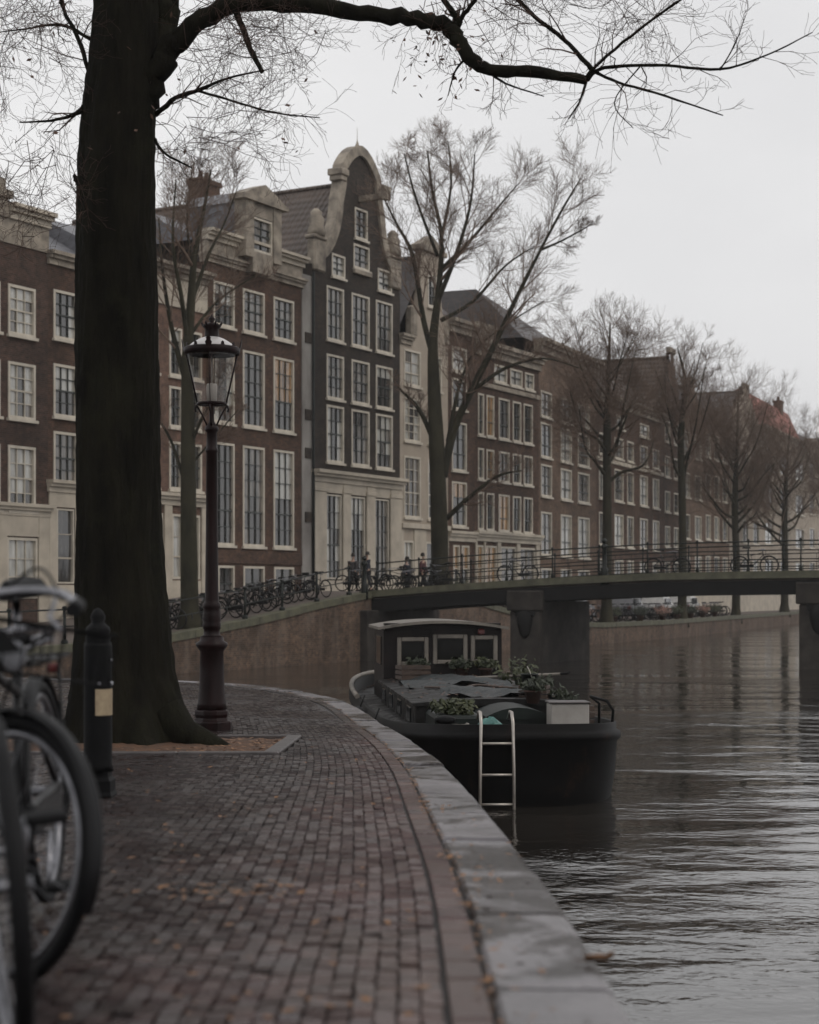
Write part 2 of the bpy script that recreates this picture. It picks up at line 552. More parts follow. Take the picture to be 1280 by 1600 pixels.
# paving: every brick its own tone
m, n, b = new_mat('wet_paving_brick')
ge = N(n, 'ShaderNodeNewGeometry')
oi = N(n, 'ShaderNodeObjectInfo')
a = N(n, 'ShaderNodeMath', operation='ADD')
n.links.new(ge.outputs['Random Per Island'], a.inputs[0]); n.links.new(oi.outputs['Random'], a.inputs[1])
fr = N(n, 'ShaderNodeMath', operation='FRACT'); n.links.new(a.outputs[0], fr.inputs[0])
r = ramp(n, fr.outputs[0], [(0, (.024, .0135, .0125)), (.3, (.039, .0225, .020)), (.55, (.032, .019, .0185)), (.8, (.052, .030, .026)), (1, (.028, .019, .020))])
no = N(n, 'ShaderNodeTexNoise', Scale=7.0, Detail=8.0, Roughness=.7)
n.links.new(ge.outputs['Position'], no.inputs['Vector'])
g = ramp(n, no.outputs['Fac'], [(.3, (.55, .55, .55)), (.7, (1.15, 1.15, 1.15))])
mu = N(n, 'ShaderNodeMix', data_type='RGBA', blend_type='MULTIPLY'); mu.inputs['Factor'].default_value = 1
n.links.new(r.outputs[0], mu.inputs['A']); n.links.new(g.outputs[0], mu.inputs['B'])
# moss and damp patches
n2 = N(n, 'ShaderNodeTexNoise', Scale=.8, Detail=5.0, Roughness=.6)
n.links.new(ge.outputs['Position'], n2.inputs['Vector'])
f2 = ramp(n, n2.outputs['Fac'], [(.52, (0, 0, 0)), (.72, (.45, .45, .45))])
m2 = N(n, 'ShaderNodeMix', data_type='RGBA')
n.links.new(f2.outputs[0], m2.inputs['Factor']); n.links.new(mu.outputs['Result'], m2.inputs['A'])
m2.inputs['B'].default_value = (.028, .023, .015, 1)
# sky sheen by the quay and shade under the tree, put into the colour
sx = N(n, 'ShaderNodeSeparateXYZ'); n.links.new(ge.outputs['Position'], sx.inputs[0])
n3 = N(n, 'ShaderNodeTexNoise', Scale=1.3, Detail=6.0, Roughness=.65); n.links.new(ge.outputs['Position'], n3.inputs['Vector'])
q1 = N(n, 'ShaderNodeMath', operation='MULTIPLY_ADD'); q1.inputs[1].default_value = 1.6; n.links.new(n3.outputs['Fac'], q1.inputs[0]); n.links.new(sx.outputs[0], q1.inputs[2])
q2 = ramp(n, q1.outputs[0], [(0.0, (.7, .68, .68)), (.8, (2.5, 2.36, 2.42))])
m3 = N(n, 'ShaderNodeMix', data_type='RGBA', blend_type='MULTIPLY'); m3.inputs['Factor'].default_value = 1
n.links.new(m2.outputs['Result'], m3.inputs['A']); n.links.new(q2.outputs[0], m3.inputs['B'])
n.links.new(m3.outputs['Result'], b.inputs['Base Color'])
rr = ramp(n, n2.outputs['Fac'], [(.35, (.16,) * 3), (.65, (.34,) * 3)])
n.links.new(rr.outputs[0], b.inputs['Roughness'])
nb = N(n, 'ShaderNodeTexNoise', Scale=55.0, Detail=4.0)
n.links.new(ge.outputs['Position'], nb.inputs['Vector'])
bp = N(n, 'ShaderNodeBump', Strength=.5, Distance=.006)
n.links.new(nb.outputs['Fac'], bp.inputs['Height']); n.links.new(bp.outputs[0], b.inputs['Normal'])
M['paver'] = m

# water
m, n, b = new_mat('canal_water')
b.inputs['Base Color'].default_value = (.022, .019, .016, 1)
b.inputs['Roughness'].default_value = .05
b.inputs['IOR'].default_value = 2.0
t = N(n, 'ShaderNodeTexCoord')
hsum = None
for sc_, st, wgt, rot in ((.55, (.7, 1.3, 1), 1.25, .3), (1.9, (.8, 1.2, 1), .42, -.35), (7.5, (.9, 1.1, 1), .17, .6)):
    mpn = N(n, 'ShaderNodeMapping')
    mpn.inputs['Scale'].default_value = st
    mpn.inputs['Rotation'].default_value = (0, 0, rot)
    n.links.new(t.outputs['Object'], mpn.inputs[0])
    no = N(n, 'ShaderNodeTexNoise', Scale=sc_, Detail=3.0, Roughness=.5, Distortion=.6)
    n.links.new(mpn.outputs[0], no.inputs['Vector'])
    mm = N(n, 'ShaderNodeMath', operation='MULTIPLY'); mm.inputs[1].default_value = wgt
    n.links.new(no.outputs['Fac'], mm.inputs[0])
    if hsum is None:
        hsum = mm
    else:
        a = N(n, 'ShaderNodeMath', operation='ADD')
        n.links.new(hsum.outputs[0], a.inputs[0]); n.links.new(mm.outputs[0], a.inputs[1])
        hsum = a
pm = N(n, 'ShaderNodeTexNoise', Scale=.16, Detail=3.0, Roughness=.5)
pmp = N(n, 'ShaderNodeMapping'); pmp.inputs['Scale'].default_value = (.6, 1.4, 1)
n.links.new(t.outputs['Object'], pmp.inputs[0]); n.links.new(pmp.outputs[0], pm.inputs['Vector'])
pr2 = ramp(n, pm.outputs['Fac'], [(.4, (.2,) * 3), (.6, (1.0,) * 3)])
hm2 = N(n, 'ShaderNodeMath', operation='MULTIPLY')
n.links.new(hsum.outputs[0], hm2.inputs[0]); n.links.new(pr2.outputs[0], hm2.inputs[1])
bp = N(n, 'ShaderNodeBump', Strength=.42, Distance=.12)
n.links.new(hm2.outputs[0], bp.inputs['Height']); n.links.new(bp.outputs[0], b.inputs['Normal'])
M['water'] = m

# rust and scuffs on the hull
_g = M['hull'].node_tree; _b = _g.nodes['Principled BSDF']; _src = _b.inputs['Base Color'].links[0].from_socket
_tc = N(_g, 'ShaderNodeTexCoord'); _mp = N(_g, 'ShaderNodeMapping'); _mp.inputs['Scale'].default_value = (1.5, 1.5, .7)
_g.links.new(_tc.outputs['Object'], _mp.inputs[0])
_n = N(_g, 'ShaderNodeTexNoise', Scale=2.2, Detail=9.0, Roughness=.75); _g.links.new(_mp.outputs[0], _n.inputs['Vector'])
_r = ramp(_g, _n.outputs['Fac'], [(.56, (0, 0, 0)), (.72, (.8, .8, .8))])
_m = N(_g, 'ShaderNodeMix', data_type='RGBA'); _g.links.new(_r.outputs[0], _m.inputs['Factor']); _g.links.new(_src, _m.inputs['A']); _m.inputs['B'].default_value = (.03, .016, .010, 1)
_g.links.new(_m.outputs['Result'], _b.inputs['Base Color'])
# algae on the near bark
_g = M['bark'].node_tree; _b = _g.nodes['Principled BSDF']; _src = _b.inputs['Base Color'].links[0].from_socket
_tc = N(_g, 'ShaderNodeTexCoord')
_n = N(_g, 'ShaderNodeTexNoise', Scale=1.6, Detail=10.0, Roughness=.8); _g.links.new(_tc.outputs['Object'], _n.inputs['Vector'])
_r = ramp(_g, _n.outputs['Fac'], [(.5, (0, 0, 0)), (.68, (.8, .8, .8))])
_m = N(_g, 'ShaderNodeMix', data_type='RGBA'); _g.links.new(_r.outputs[0], _m.inputs['Factor']); _g.links.new(_src, _m.inputs['A']); _m.inputs['B'].default_value = (.019, .019, .011, 1)
_g.links.new(_m.outputs['Result'], _b.inputs['Base Color'])

# clear lantern glass
m = bpy.data.materials.new('lantern_glass')
m.use_nodes = True
n = m.node_tree
n.nodes.clear()
o_ = N(n, 'ShaderNodeOutputMaterial'); tr = N(n, 'ShaderNodeBsdfTransparent'); gl = N(n, 'ShaderNodeBsdfGlossy', Roughness=.05)
tr.inputs[0].default_value = (.86, .84, .82, 1)
mi_ = N(n, 'ShaderNodeMixShader'); mi_.inputs[0].default_value = .08
n.links.new(tr.outputs[0], mi_.inputs[1]); n.links.new(gl.outputs[0], mi_.inputs[2]); n.links.new(mi_.outputs[0], o_.inputs[0])
M['glass'] = m

# ------------------------------------------------------------------ near quay: height, edge
def hgt(Y):
    if Y < 16:
        return .80 + .0345 * Y
    t = min(Y - 16, 6.0)
    return 1.352 + .0345 * (t - t * t / 12)


def gz(Y):
    return CH - hgt(Y)


EDGE = [(.52, -4), (.51, 0), (.505, 2.2), (.498, 3.69), (.487, 5.65), (.40, 8.6), (.238, 12.7), (-.28, 18.9), (-1.09, 24.2), (-2.0, 26.7), (-3.0, 28.3), (-4.4, 29.4), (-7, 30.2), (-12, 30.8), (-30, 31.5)]


def catmull(P_, step=.1):
    out = []
    for i in range(len(P_) - 1):
        p0, p1, p2, p3 = P_[max(i - 1, 0)], P_[i], P_[i + 1], P_[min(i + 2, len(P_) - 1)]
        L = math.dist(p1, p2)
        k = max(2, int(L / step))
        # chord-length scaled tangents (non-uniform spacing)
        def tan(a, b, c):
            la, lb = max(math.dist(a, b), 1e-6), max(math.dist(b, c), 1e-6)
            return [((b[j] - a[j]) / la * lb + (c[j] - b[j]) / lb * la) / (la + lb) for j in (0, 1)]
        t1 = tan(p0, p1, p2) if p0 != p1 else [(p2[j] - p1[j]) / L for j in (0, 1)]
        t2 = tan(p1, p2, p3) if p3 != p2 else [(p2[j] - p1[j]) / L for j in (0, 1)]
        for q in range(k):
            s = q / k
            h00, h10, h01, h11 = 2 * s**3 - 3 * s * s + 1, s**3 - 2 * s * s + s, -2 * s**3 + 3 * s * s, s**3 - s * s
            out.append(tuple(h00 * p1[j] + h10 * L * t1[j] + h01 * p2[j] + h11 * L * t2[j] for j in (0, 1)))
    out.append(P_[-1])
    return out


EC = [Vector((p[0], p[1], 0)) for p in catmull(EDGE)]
ES = [0.0]
for p, q in zip(EC, EC[1:]):
    ES.append(ES[-1] + (q - p).length)


def edge(s, off=0.0):
    """point at arc length s along the quay edge, off metres in from it"""
    import bisect
    i = min(max(bisect.bisect(ES, s) - 1, 0), len(EC) - 2)
    t = (s - ES[i]) / (ES[i + 1] - ES[i])
    p = EC[i].lerp(EC[i + 1], t)
    d = (EC[min(i + 3, len(EC) - 1)] - EC[max(i - 2, 0)]).normalized()
    nrm = Vector((-d.y, d.x, 0))
    q = p + nrm * off
    return Vector((q.x, q.y, gz(max(q.y, -2))))


EX = [(p.y, p.x) for p in EC if p.y < 30.5]
xe = lambda Y: pw(EX, Y)

# water, near pavement base
mb = MB()
mb.quad((-300, -60, 0), (500, -60, 0), (500, 900, 0), (-300, 900, 0))
mb.build('water', M['water'], kind='structure')

mb = MB()
smax = ES[-1]
ns = 260
row = []
for i in range(ns + 1):
    e = edge(smax * i / ns, .12)
    row.append(e)
JO = -.02
Ys = [-4 + .5 * i for i in range(71)]
for Ya, Yb in zip(Ys, Ys[1:]):
    if Yb > 31:
        break
    xa, xb = xe(Ya) - .2, xe(Yb) - .2
    if Yb > 27:
        xa -= .25; xb -= .6
    if Yb > 29.5:
        continue
    mb.quad((-40, Ya, gz(Ya) + JO), (xa, Ya, gz(Ya) + JO), (xb, Yb, gz(Yb) + JO), (-40, Yb, gz(Yb) + JO))
pavement = mb.build('pavement', M['joint'], kind='structure')

# near quay wall with its coping stones
wall = thing('quay_wall', 'curved near quay wall topped with wet granite coping beside the moored barge', 'wall', (0, 0, 0))
mb = MB()
pr = None
for i in range(ns + 1):
    e = edge(smax * i / ns, .03)
    t_ = Vector((e.x, e.y, e.z - .24)); b_ = Vector((e.x, e.y, -1.0))
    if pr:
        mb.quad(pr[1], b_, t_, pr[0])
    pr = (t_, b_)
mb.build('brick_face', M['brick_quay'], wall)
CW = .30
s = 1.3
rng = random.Random(3)
while s < smax - 1.5:
    L = rng.uniform(1.0, 1.35)
    if s > 34:
        L = 2.5
    mb = MB()
    k = 6
    dz = rng.uniform(-.008, .008)
    tilt = rng.uniform(-.012, .008)
    secs = []
    for i in range(k + 1):
        ss = s + .018 + (L - .036) * i / k
        sec = []
        for off, z in ((0, -.25), (0, -.035), (.012, -.008), (.035, .004), (CW - .012, .004), (CW, -.008), (CW, -.25)):
            e = edge(ss, off)
            e.z += z + dz + tilt * off / CW
            sec.append(e)
        secs.append(sec)
    n0 = len(mb.v)
    for sec in secs:
        mb.v += [tuple(p) for p in sec]
    for i in range(k):
        for j in range(6):
            a_ = n0 + i * 7 + j
            mb.face((a_, a_ + 7, a_ + 8, a_ + 1))
    mb.face([n0 + j for j in range(7)]); mb.face([n0 + k * 7 + j for j in range(7)][::-1])
    mb.build('coping_stone', M['granite'], wall)
    s += L

# border course of long bricks beside the coping
s = 1.5
while s < 36:
    L = .24
    mb = MB()
    dz = rng.uniform(-.004, .003)
    c = []
    for ss in (s + .004, s + L - .004):
        for off in (CW + .014, CW + .105):
            e = edge(ss, off); e.z += dz
            c.append(e)
    q = [c[0], c[2], c[3], c[1]]
    ctr = sum(q, Vector()) / 4
    top = [ctr + (p - ctr) * .94 for p in q]
    mb.poly(top[::1])
    low = [Vector((p.x, p.y, p.z - .05)) for p in q]
    sh = [Vector((p.x, p.y, p.z - .006)) for p in q]
    for i in range(4):
        j = (i + 1) % 4
        mb.quad(sh[i], sh[j], top[j], top[i]); mb.quad(low[i], low[j], sh[j], sh[i])
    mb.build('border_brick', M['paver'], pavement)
    s += L

# field of bricks, courses following the quay edge
xc = lambda Y: xe(Y) if Y < 20 else xe(20) - .155 * (Y - 20)
PIT = (-4.3, -1.18, 13.7, 16.35)      # tree pit x0 x1 y0 y1
BW, BL = .053, .072
bricks = []
for j in range(0, 170):
    w0 = CW + .118 + j * BW
    Y = 2.6 + rng.uniform(0, BL)
    while Y < 29.3:
        L = BL * rng.uniform(.97, 1.03)
        Ym = Y + L / 2
        xm = xc(Ym) - w0 - BW / 2
        if xm > -.26 * Ym - 1.7 and (Ym < 20 or xm < xe(Ym) - CW - .16 - (0.1 if Ym > 25 else 0)):
            if not (PIT[0] - .15 < xm < PIT[1] + .16 and PIT[2] - .13 < Ym < PIT[3] + .13):
                bricks.append((Y, L, w0))
        Y += L
def paver(mb, Y, L, w0, g=.0026):
    w0 = w0 + rng.uniform(-.003, .003)
    c = []
    dz = [rng.uniform(-.003, .003) for _ in range(2)]
    tx, ty = rng.uniform(-.0018, .0018), rng.uniform(-.0022, .0022)
    if rng.random() < .06:
        dz[0] -= .008
    for (dy, dw) in ((g / 2, BW - g / 2), (g / 2, g / 2), (L - g / 2, g / 2), (L - g / 2, BW - g / 2)):
        y = Y + dy
        c.append(Vector((xc(y) - w0 - dw, y, gz(y) + dz[0] + tx * (1 if dw > .026 else -1) + ty * (1 if dy > .036 else -1))))
    ctr = sum(c, Vector()) / 4
    top = [ctr + Vector(((p.x - ctr.x) * .9, (p.y - ctr.y) * .93, (p.z - ctr.z))) for p in c]
    n0 = len(mb.v)
    mb.v += [tuple(p) for p in top] + [(p.x, p.y, p.z - .009) for p in c] + [(p.x, p.y, p.z - .04) for p in c[:0]]
    mb.face((n0, n0 + 1, n0 + 2, n0 + 3))
    for i in range(4):
        k = (i + 1) % 4
        mb.face((n0 + 4 + i, n0 + 4 + k, n0 + k, n0 + i))


def in_view(Y, w0):
    x = xc(Y) - w0 - BW / 2
    u = U0 + F * x / Y; v = V0 + F * hgt(Y) / Y
    return -15 < u < 1300 and v < 1620


bricks.sort(key=lambda t: t[0])
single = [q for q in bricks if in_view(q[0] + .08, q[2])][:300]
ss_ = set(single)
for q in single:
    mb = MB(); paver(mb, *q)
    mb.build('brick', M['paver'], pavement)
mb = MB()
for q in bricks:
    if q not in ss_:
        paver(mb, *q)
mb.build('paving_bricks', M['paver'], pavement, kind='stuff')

# tree pit
mb = MB()
nx, ny = 40, 30
for i in range(nx + 1):
    for j in range(ny + 1):
        x = lerp(PIT[0], PIT[1], i / nx); y = lerp(PIT[2], PIT[3], j / ny)
        mb.v.append((x, y, gz(y) - .012 + rng.uniform(-.007, .007) + .05 * math.exp(-((x + 2.6)**2 + (y - 15.4)**2) / .8)))
for i in range(nx):
    for j in range(ny):
        a_ = i * (ny + 1) + j
        mb.face((a_, a_ + ny + 1, a_ + ny + 2, a_ + 1))
pit = mb.build('tree_pit_soil', M['soil'], kind='structure')
def kerb(x0, x1, y0, y1):
    m_ = MB()
    za, zb = gz(y0), gz(y1)
    m_.box(x0, x1, y0, y1, -.12, .022, bev=.01)
    m_.v = [(x, y, z + lerp(za, zb, (y - y0) / (y1 - y0))) for x, y, z in m_.v]
    m_.build('kerb_stone', M['kerb'], pit)
for k in range(3):
    y0 = lerp(PIT[2], PIT[3], k / 3)
    kerb(PIT[1] + .006, PIT[1] + .14, y0 + .004, lerp(PIT[2], PIT[3], (k + 1) / 3) - .004)
for k in range(4):
    x0 = lerp(PIT[0], PIT[1] + .14, k / 4); x1 = lerp(PIT[0], PIT[1] + .14, (k + 1) / 4)
    kerb(x0 + .004, x1 - .004, PIT[3] + .006, PIT[3] + .12)
    kerb(x0 + .004, x1 - .004, PIT[2] - .12, PIT[2] - .006)

# ------------------------------------------------------------------ far bank
Q0 = Vector((-1.7, 68, 0)); D1 = Vector((.461, .887, 0)).normalized(); D2 = Vector((.347, .938, 0)).normalized()
NB = Vector((-D1.y, D1.x, 0))          # away from the water, into the far bank
T1 = (100 - 68) / D1.y


def quay(t, wd=0.0):
    p = Q0 + D1 * t if t <= T1 else Q0 + D1 * T1 + D2 * (t - T1)
    return p + NB * wd


ZS = [(-60, 1.0), (-20, 1.05), (-13.6, 1.24), (-11.5, 1.45), (-7.2, 1.86), (-3.6, 2.33), (0, 2.68), (3.5, 2.78), (8, 2.75), (13, 2.0), (20, 1.3), (26, 1.1), (900, 1.1)]
zs = lambda t: pw(ZS, t)


def bank(t, wd, dz=0.0):
    p = quay(t, wd)
    return Vector((p.x, p.y, zs(t) + dz))


mb = MB()
ts = [-60 + 2 * i for i in range(90)] + [130, 160, 220, 320, 500, 800]
ws = [.45, 3, 6, 10, 20, 60, 400]
for i, t in enumerate(ts):
    for wd in ws:
        mb.v.append(tuple(bank(t, wd)))
for i in range(len(ts) - 1):
    for j in range(len(ws) - 1):
        a_ = i * len(ws) + j
        mb.face((a_, a_ + len(ws), a_ + len(ws) + 1, a_ + 1))
mb.build('street', M['street'], kind='structure')

fw = thing('canal_wall', 'brick canal wall across the water with a mossy stone edge rising to the bridge', 'wall')
mb = MB()
for t0, t1 in zip(ts, ts[1:]):
    a_, b_ = bank(t0, 0, -.2), bank(t1, 0, -.2)
    mb.quad((a_.x, a_.y, -1), (b_.x, b_.y, -1), b_, a_)
mb.build('brick_face', M['brick_quay'], fw)
t = -40.0
while t < 110:
    L = 2.0
    mb = MB()
    for (wa, wb, za, zb) in ((-.06, .45, -.22, .03),):
        c = [bank(t + .01, wa), bank(t + L - .01, wa), bank(t + L - .01, wb), bank(t + .01, wb)]
        mb.quad(*[p + Vector((0, 0, zb)) for p in c])
        for i in range(4):
            j = (i + 1) % 4
            mb.quad(c[i] + Vector((0, 0, za)), c[j] + Vector((0, 0, za)), c[j] + Vector((0, 0, zb)), c[i] + Vector((0, 0, zb)))
    mb.build('coping_stone', M['moss_coping'], fw)
    t += L

# ------------------------------------------------------------------ bridge, square across the canal
BD = -NB                                # from the far bank towards our side
BT0, BT1 = 0.3, 5.4                     # along the canal
ZB = [(-1, 2.66), (0, 2.72), (3, 2.93), (7.5, 3.18), (12, 3.36), (18, 3.42), (24, 3.3), (30, 3.0)]
zb = lambda x: pw(ZB, x)


def bp_(x, t, dz=0.0):
    p = Q0 + D1 * t + BD * x
    return Vector((p.x, p.y, zb(x) + dz))


br = thing('canal_bridge', 'low arched road bridge on dark piers crossing the canal', 'bridge', (0, 0, 0))


def strip(t0, t1, z0, z1, x0=-.5, x1=32, name='deck', m_='street', step=1.0):
    mb = MB()
    k = int((x1 - x0) / step)
    for i in range(k):
        xa, xb = lerp(x0, x1, i / k), lerp(x0, x1, (i + 1) / k)
        c = [(xa, t0), (xb, t0), (xb, t1), (xa, t1)]
        lo = [bp_(x, t, z0) for x, t in c]; hi = [bp_(x, t, z1) for x, t in c]
        mb.quad(*hi); mb.quad(*lo[::-1])
        mb.quad(lo[0], lo[1], hi[1], hi[0]); mb.quad(lo[2], lo[3], hi[3], hi[2])
        if i == 0:
            mb.quad(lo[3], lo[0], hi[0], hi[3])
        if i == k - 1:
            mb.quad(lo[1], lo[2], hi[2], hi[1])
    return mb.build(name, M[m_], br)


strip(BT0 + .3, BT1 - .3, -.28, -.06, name='deck', m_='street')
strip(BT0, BT0 + .297, -.2, .06, name='edge_beam', m_='moss_coping')
strip(BT1 - .297, BT1, -.2, .06, name='edge_beam', m_='moss_coping')
for tt in (BT0 + .08, 1.9, 3.4, BT1 - .38):
    strip(tt, tt + .28, -.78, -.283, name='girder', m_='girder')


def pier(xa, xb, ornament=True):
    mb = MB()
    z1 = zb((xa + xb) / 2) - .785
    c = [Q0 + D1 * t + BD * x for x, t in ((xa, BT0 + .1), (xb, BT0 + .1), (xb, BT1 - .1), (xa, BT1 - .1))]
    for i in range(4):
        j = (i + 1) % 4
        mb.quad((c[i].x, c[i].y, -1), (c[j].x, c[j].y, -1), (c[j].x, c[j].y, z1), (c[i].x, c[i].y, z1))
    mb.poly([(p.x, p.y, z1) for p in c])
    p_ = mb.build('pier', M['pier'], br)
    if ornament:
        Mx = Matrix.Translation(Q0 + D1 * (BT0 + .1) + BD * ((xa + xb) / 2)) @ Matrix((( BD.x, D1.x, 0, 0), (BD.y, D1.y, 0, 0), (0, 0, 1, 0), (0, 0, 0, 1)))
        m2 = MB()
        hw = (xb - xa) / 2
        m2.box(-hw - .1, hw + .1, -.32, 0.0, z1 - .35, z1 + .42, bev=.04, M=Mx)
        m2.box(-hw, hw, -.22, -.002, -1, z1 - .352, bev=.04, M=Mx)
        m2.build('pier_cap', M['pier'], p_)
        m3 = MB()
        m3.lathe([(.05, -.95), (.2, -.8), (.3, -.45), (.34, -.2), (.26, 0), (.1, .12)], 10)
        m3.box(-.42, .42, -.08, .08, -.12, .1, bev=.05)
        m3.box(-.12, .12, -.3, -.1, -.5, -.1, bev=.05)
        m3.v = [tuple(Mx @ Vector((x, y * .6 - .24, z + z1 - .45))) for x, y, z in m3.v]
        m3.build('carved_ornament', M['girder'], p_)


pier(6.15, 7.4)
pier(17.3, 18.7)
mb = MB()                                # far abutment, a stone pilaster at the wall's end
Mx = Matrix.Translation(Q0) @ Matrix(((BD.x, D1.x, 0, 0), (BD.y, D1.y, 0, 0), (0, 0, 1, 0), (0, 0, 0, 1)))
mb.box(-.3, .35, -.55, BT1 + .4, -1, 2.0, bev=.04, M=Mx)
mb.build('abutment', M['pier'], br)
mb = MB()
mb.box(27.5, 34, -.55, BT1 + .4, -1, 2.3, bev=.04, M=Mx)
mb.build('abutment', M['pier'], br)


def railing(label, pts, rails, posth=1.08, post_r=.035, rail_r=.022, group=None, cap=False):
    r_ = thing('railing', label, 'railing', tuple(pts[0]), 0, group)
    o = Vector(pts[0])
    for p in pts:
        m_ = MB()
        q = p - o
        m_.tube([q, q + Vector((0, 0, posth))], post_r, 6)
        m_.lathe([(post_r * 1.5, 0), (post_r * 1.7, .04), (post_r, .09)], 6, q + Vector((0, 0, posth)))
        m_.lathe([(post_r * 2.2, 0), (post_r * 2.2, .12), (post_r, .16)], 6, q)
        m_.build('post', M['iron_green'], r_)
    if cap:
        for p, q2 in zip(pts, pts[1:]):
            for k in (1, 2):
                c_ = p.lerp(q2, k / 3) - o
                m_ = MB(); m_.tube([c_ + Vector((0, 0, .1)), c_ + Vector((0, 0, .74))], .011, 4); m_.build('baluster', M['iron_green'], r_)
    for h_ in rails:
        m_ = MB()
        m_.tube([p - o + Vector((0, 0, h_)) for p in pts], rail_r if h_ < max(rails) else rail_r * 1.25, 5)
        m_.build('rail', M['iron_green'], r_)
    return r_


railing('near side iron railing of the bridge, posts and four rails', [bp_(x, BT0 + .15, .06) for x in [.2 + 1.9 * i for i in range(17)]], (.16, .42, .74, 1.07), post_r=.028, cap=True)
railing('far side iron railing of the bridge, beyond its roadway', [bp_(x, BT1 - .15, .06) for x in [.2 + 1.9 * i for i in range(17)]], (.16, .42, .74, 1.07), post_r=.028, cap=True)
railing('sloping two rail iron fence along the canal wall leading up to the bridge', [bank(t_, .25) for t_ in [-26 + 2.5 * i for i in range(11)]], (.55, 1.07), post_r=.05)
# lamp-like tall newel posts where the railing meets the bridge
for x, t_, lb in ((-.05, -.1, 'stout iron corner post where the quay fence meets the bridge rail'), (9.9, BT0 + .15, 'double iron post rising from the middle of the near bridge railing')):
    nw = thing('newel_post', lb, 'post', tuple(bp_(x, t_, 0)))
    mb = MB()
    mb.lathe([(.14, -.3), (.14, .3), (.09, .36), (.08, 1.05), (.13, 1.1), (.13, 1.18), (.05, 1.26)], 8)
    mb.build('shaft', M['iron_green'], nw)
    mb = MB(); mb.lathe([(.02, 1.25), (.09, 1.3), (.1, 1.36), (.06, 1.43), (.01, 1.46)], 8); mb.build('knob', M['iron_green'], nw)

# ------------------------------------------------------------------ houses across the canal
FX = lambda Y: -14.18 + .566 * (Y - 62) if Y < 100 else 7.33 + .42 * (Y - 100)


def fac(u):
    """point of the facade line seen at photo column u"""
    k = (u - U0) / F
    Y = (14.18 + .566 * 62) / (.566 - k)
    if Y > 100:
        Y = (.42 * 100 - 7.33) / (.42 - k)
    return Vector((k * Y, Y, 0))


WCACHE = {}


def window(house, x, z, w_, h_, nx, ny, pm, bar='bar_dark', casing='white', sill=True, detail=True, arch=False, cw=.1):
    key = (round(w_, 2), round(h_, 2), nx, ny, bar, casing, cw)
    if key not in WCACHE:
        m_ = MB()
        for (a, b_, c, d) in ((0, cw, 0, h_), (w_ - cw, w_, 0, h_)):
            m_.box(a, b_, -.03, .12, c, d)
        m_.box(cw, w_ - cw, -.03, .12, 0, cw); m_.box(cw, w_ - cw, -.03, .12, h_ - cw, h_)
        fr_ = m_.mesh('window', M[casing])
        m_ = MB()
        m_.box(-.07, w_ + .07, -.12, .0, -.11, -.003); sl = m_.mesh('sill', M[casing])
        m_ = MB()
        iw, ih = w_ - 2 * cw, h_ - 2 * cw
        for i in range(1, nx):
            xx = cw + iw * i / nx
            m_.box(xx - .018, xx + .018, .03, .075, cw, h_ - cw)
        for j in range(1, ny):
            zz = cw + ih * j / ny
            t_ = .032 if j == (ny // 2 if ny < 5 else 2) else .016
            m_.box(cw, w_ - cw, .025 if t_ > .02 else .033, .072, zz - t_, zz + t_)
        br_ = m_.mesh('sash_bar', M[bar]) if m_.v else None
        pn = {}
        m_ = MB()
        if detail:
            m_.box(-iw / nx / 2 + .004, iw / nx / 2 - .004, 0, .012, -ih / ny / 2 + .004, ih / ny / 2 - .004)
        else:
            m_.box(-iw / 2, iw / 2, 0, .012, -ih / 2, ih / 2)
        WCACHE[key] = (fr_, sl, br_, m_, {}, iw, ih)
    fr_, sl, br_, pmb, pn, iw, ih = WCACHE[key]
    o = put('window', fr_, house, (x, 0, z))
    if sill:
        put('sill', sl, o)
    if br_:
        put('sash_bar', br_, o)
    def pmesh(k):
        if k not in pn:
            pn[k] = pmb.mesh('pane', M[k])
        return pn[k]
    if detail:
        style = random.random()
        cut = random.randint(1, max(1, ny - 1))
        for i in range(nx):
            for j in range(ny):
                k = pm
                if pm != 'pane_warm':
                    if style < .28:
                        k = 'pane_curtain' if j >= cut else 'pane_dark'
                    elif style < .5 and nx > 2:
                        k = 'pane_curtain' if i in (0, nx - 1) and random.random() < .85 else 'pane_dark'
                elif j < ny * .4:
                    k = 'pane_dark'
                if pm == 'pane_curtain' and random.random() < .12:
                    k = 'pane_mid'
                if pm == 'pane_mid' and random.random() < .3:
                    k = 'pane_dark'
                p_ = put('pane', pmesh(k), o, (cw + iw * (i + .5) / nx, .085, cw + ih * (j + .5) / ny))
                p_.rotation_euler = (random.uniform(-.02, .02), 0, random.uniform(-.02, .02))
    else:
        p_ = put('pane', pmesh(pm), o, (w_ / 2, .085, h_ / 2))
        p_.rotation_euler = (random.uniform(-.012, .012), 0, random.uniform(-.015, .015))
    return o


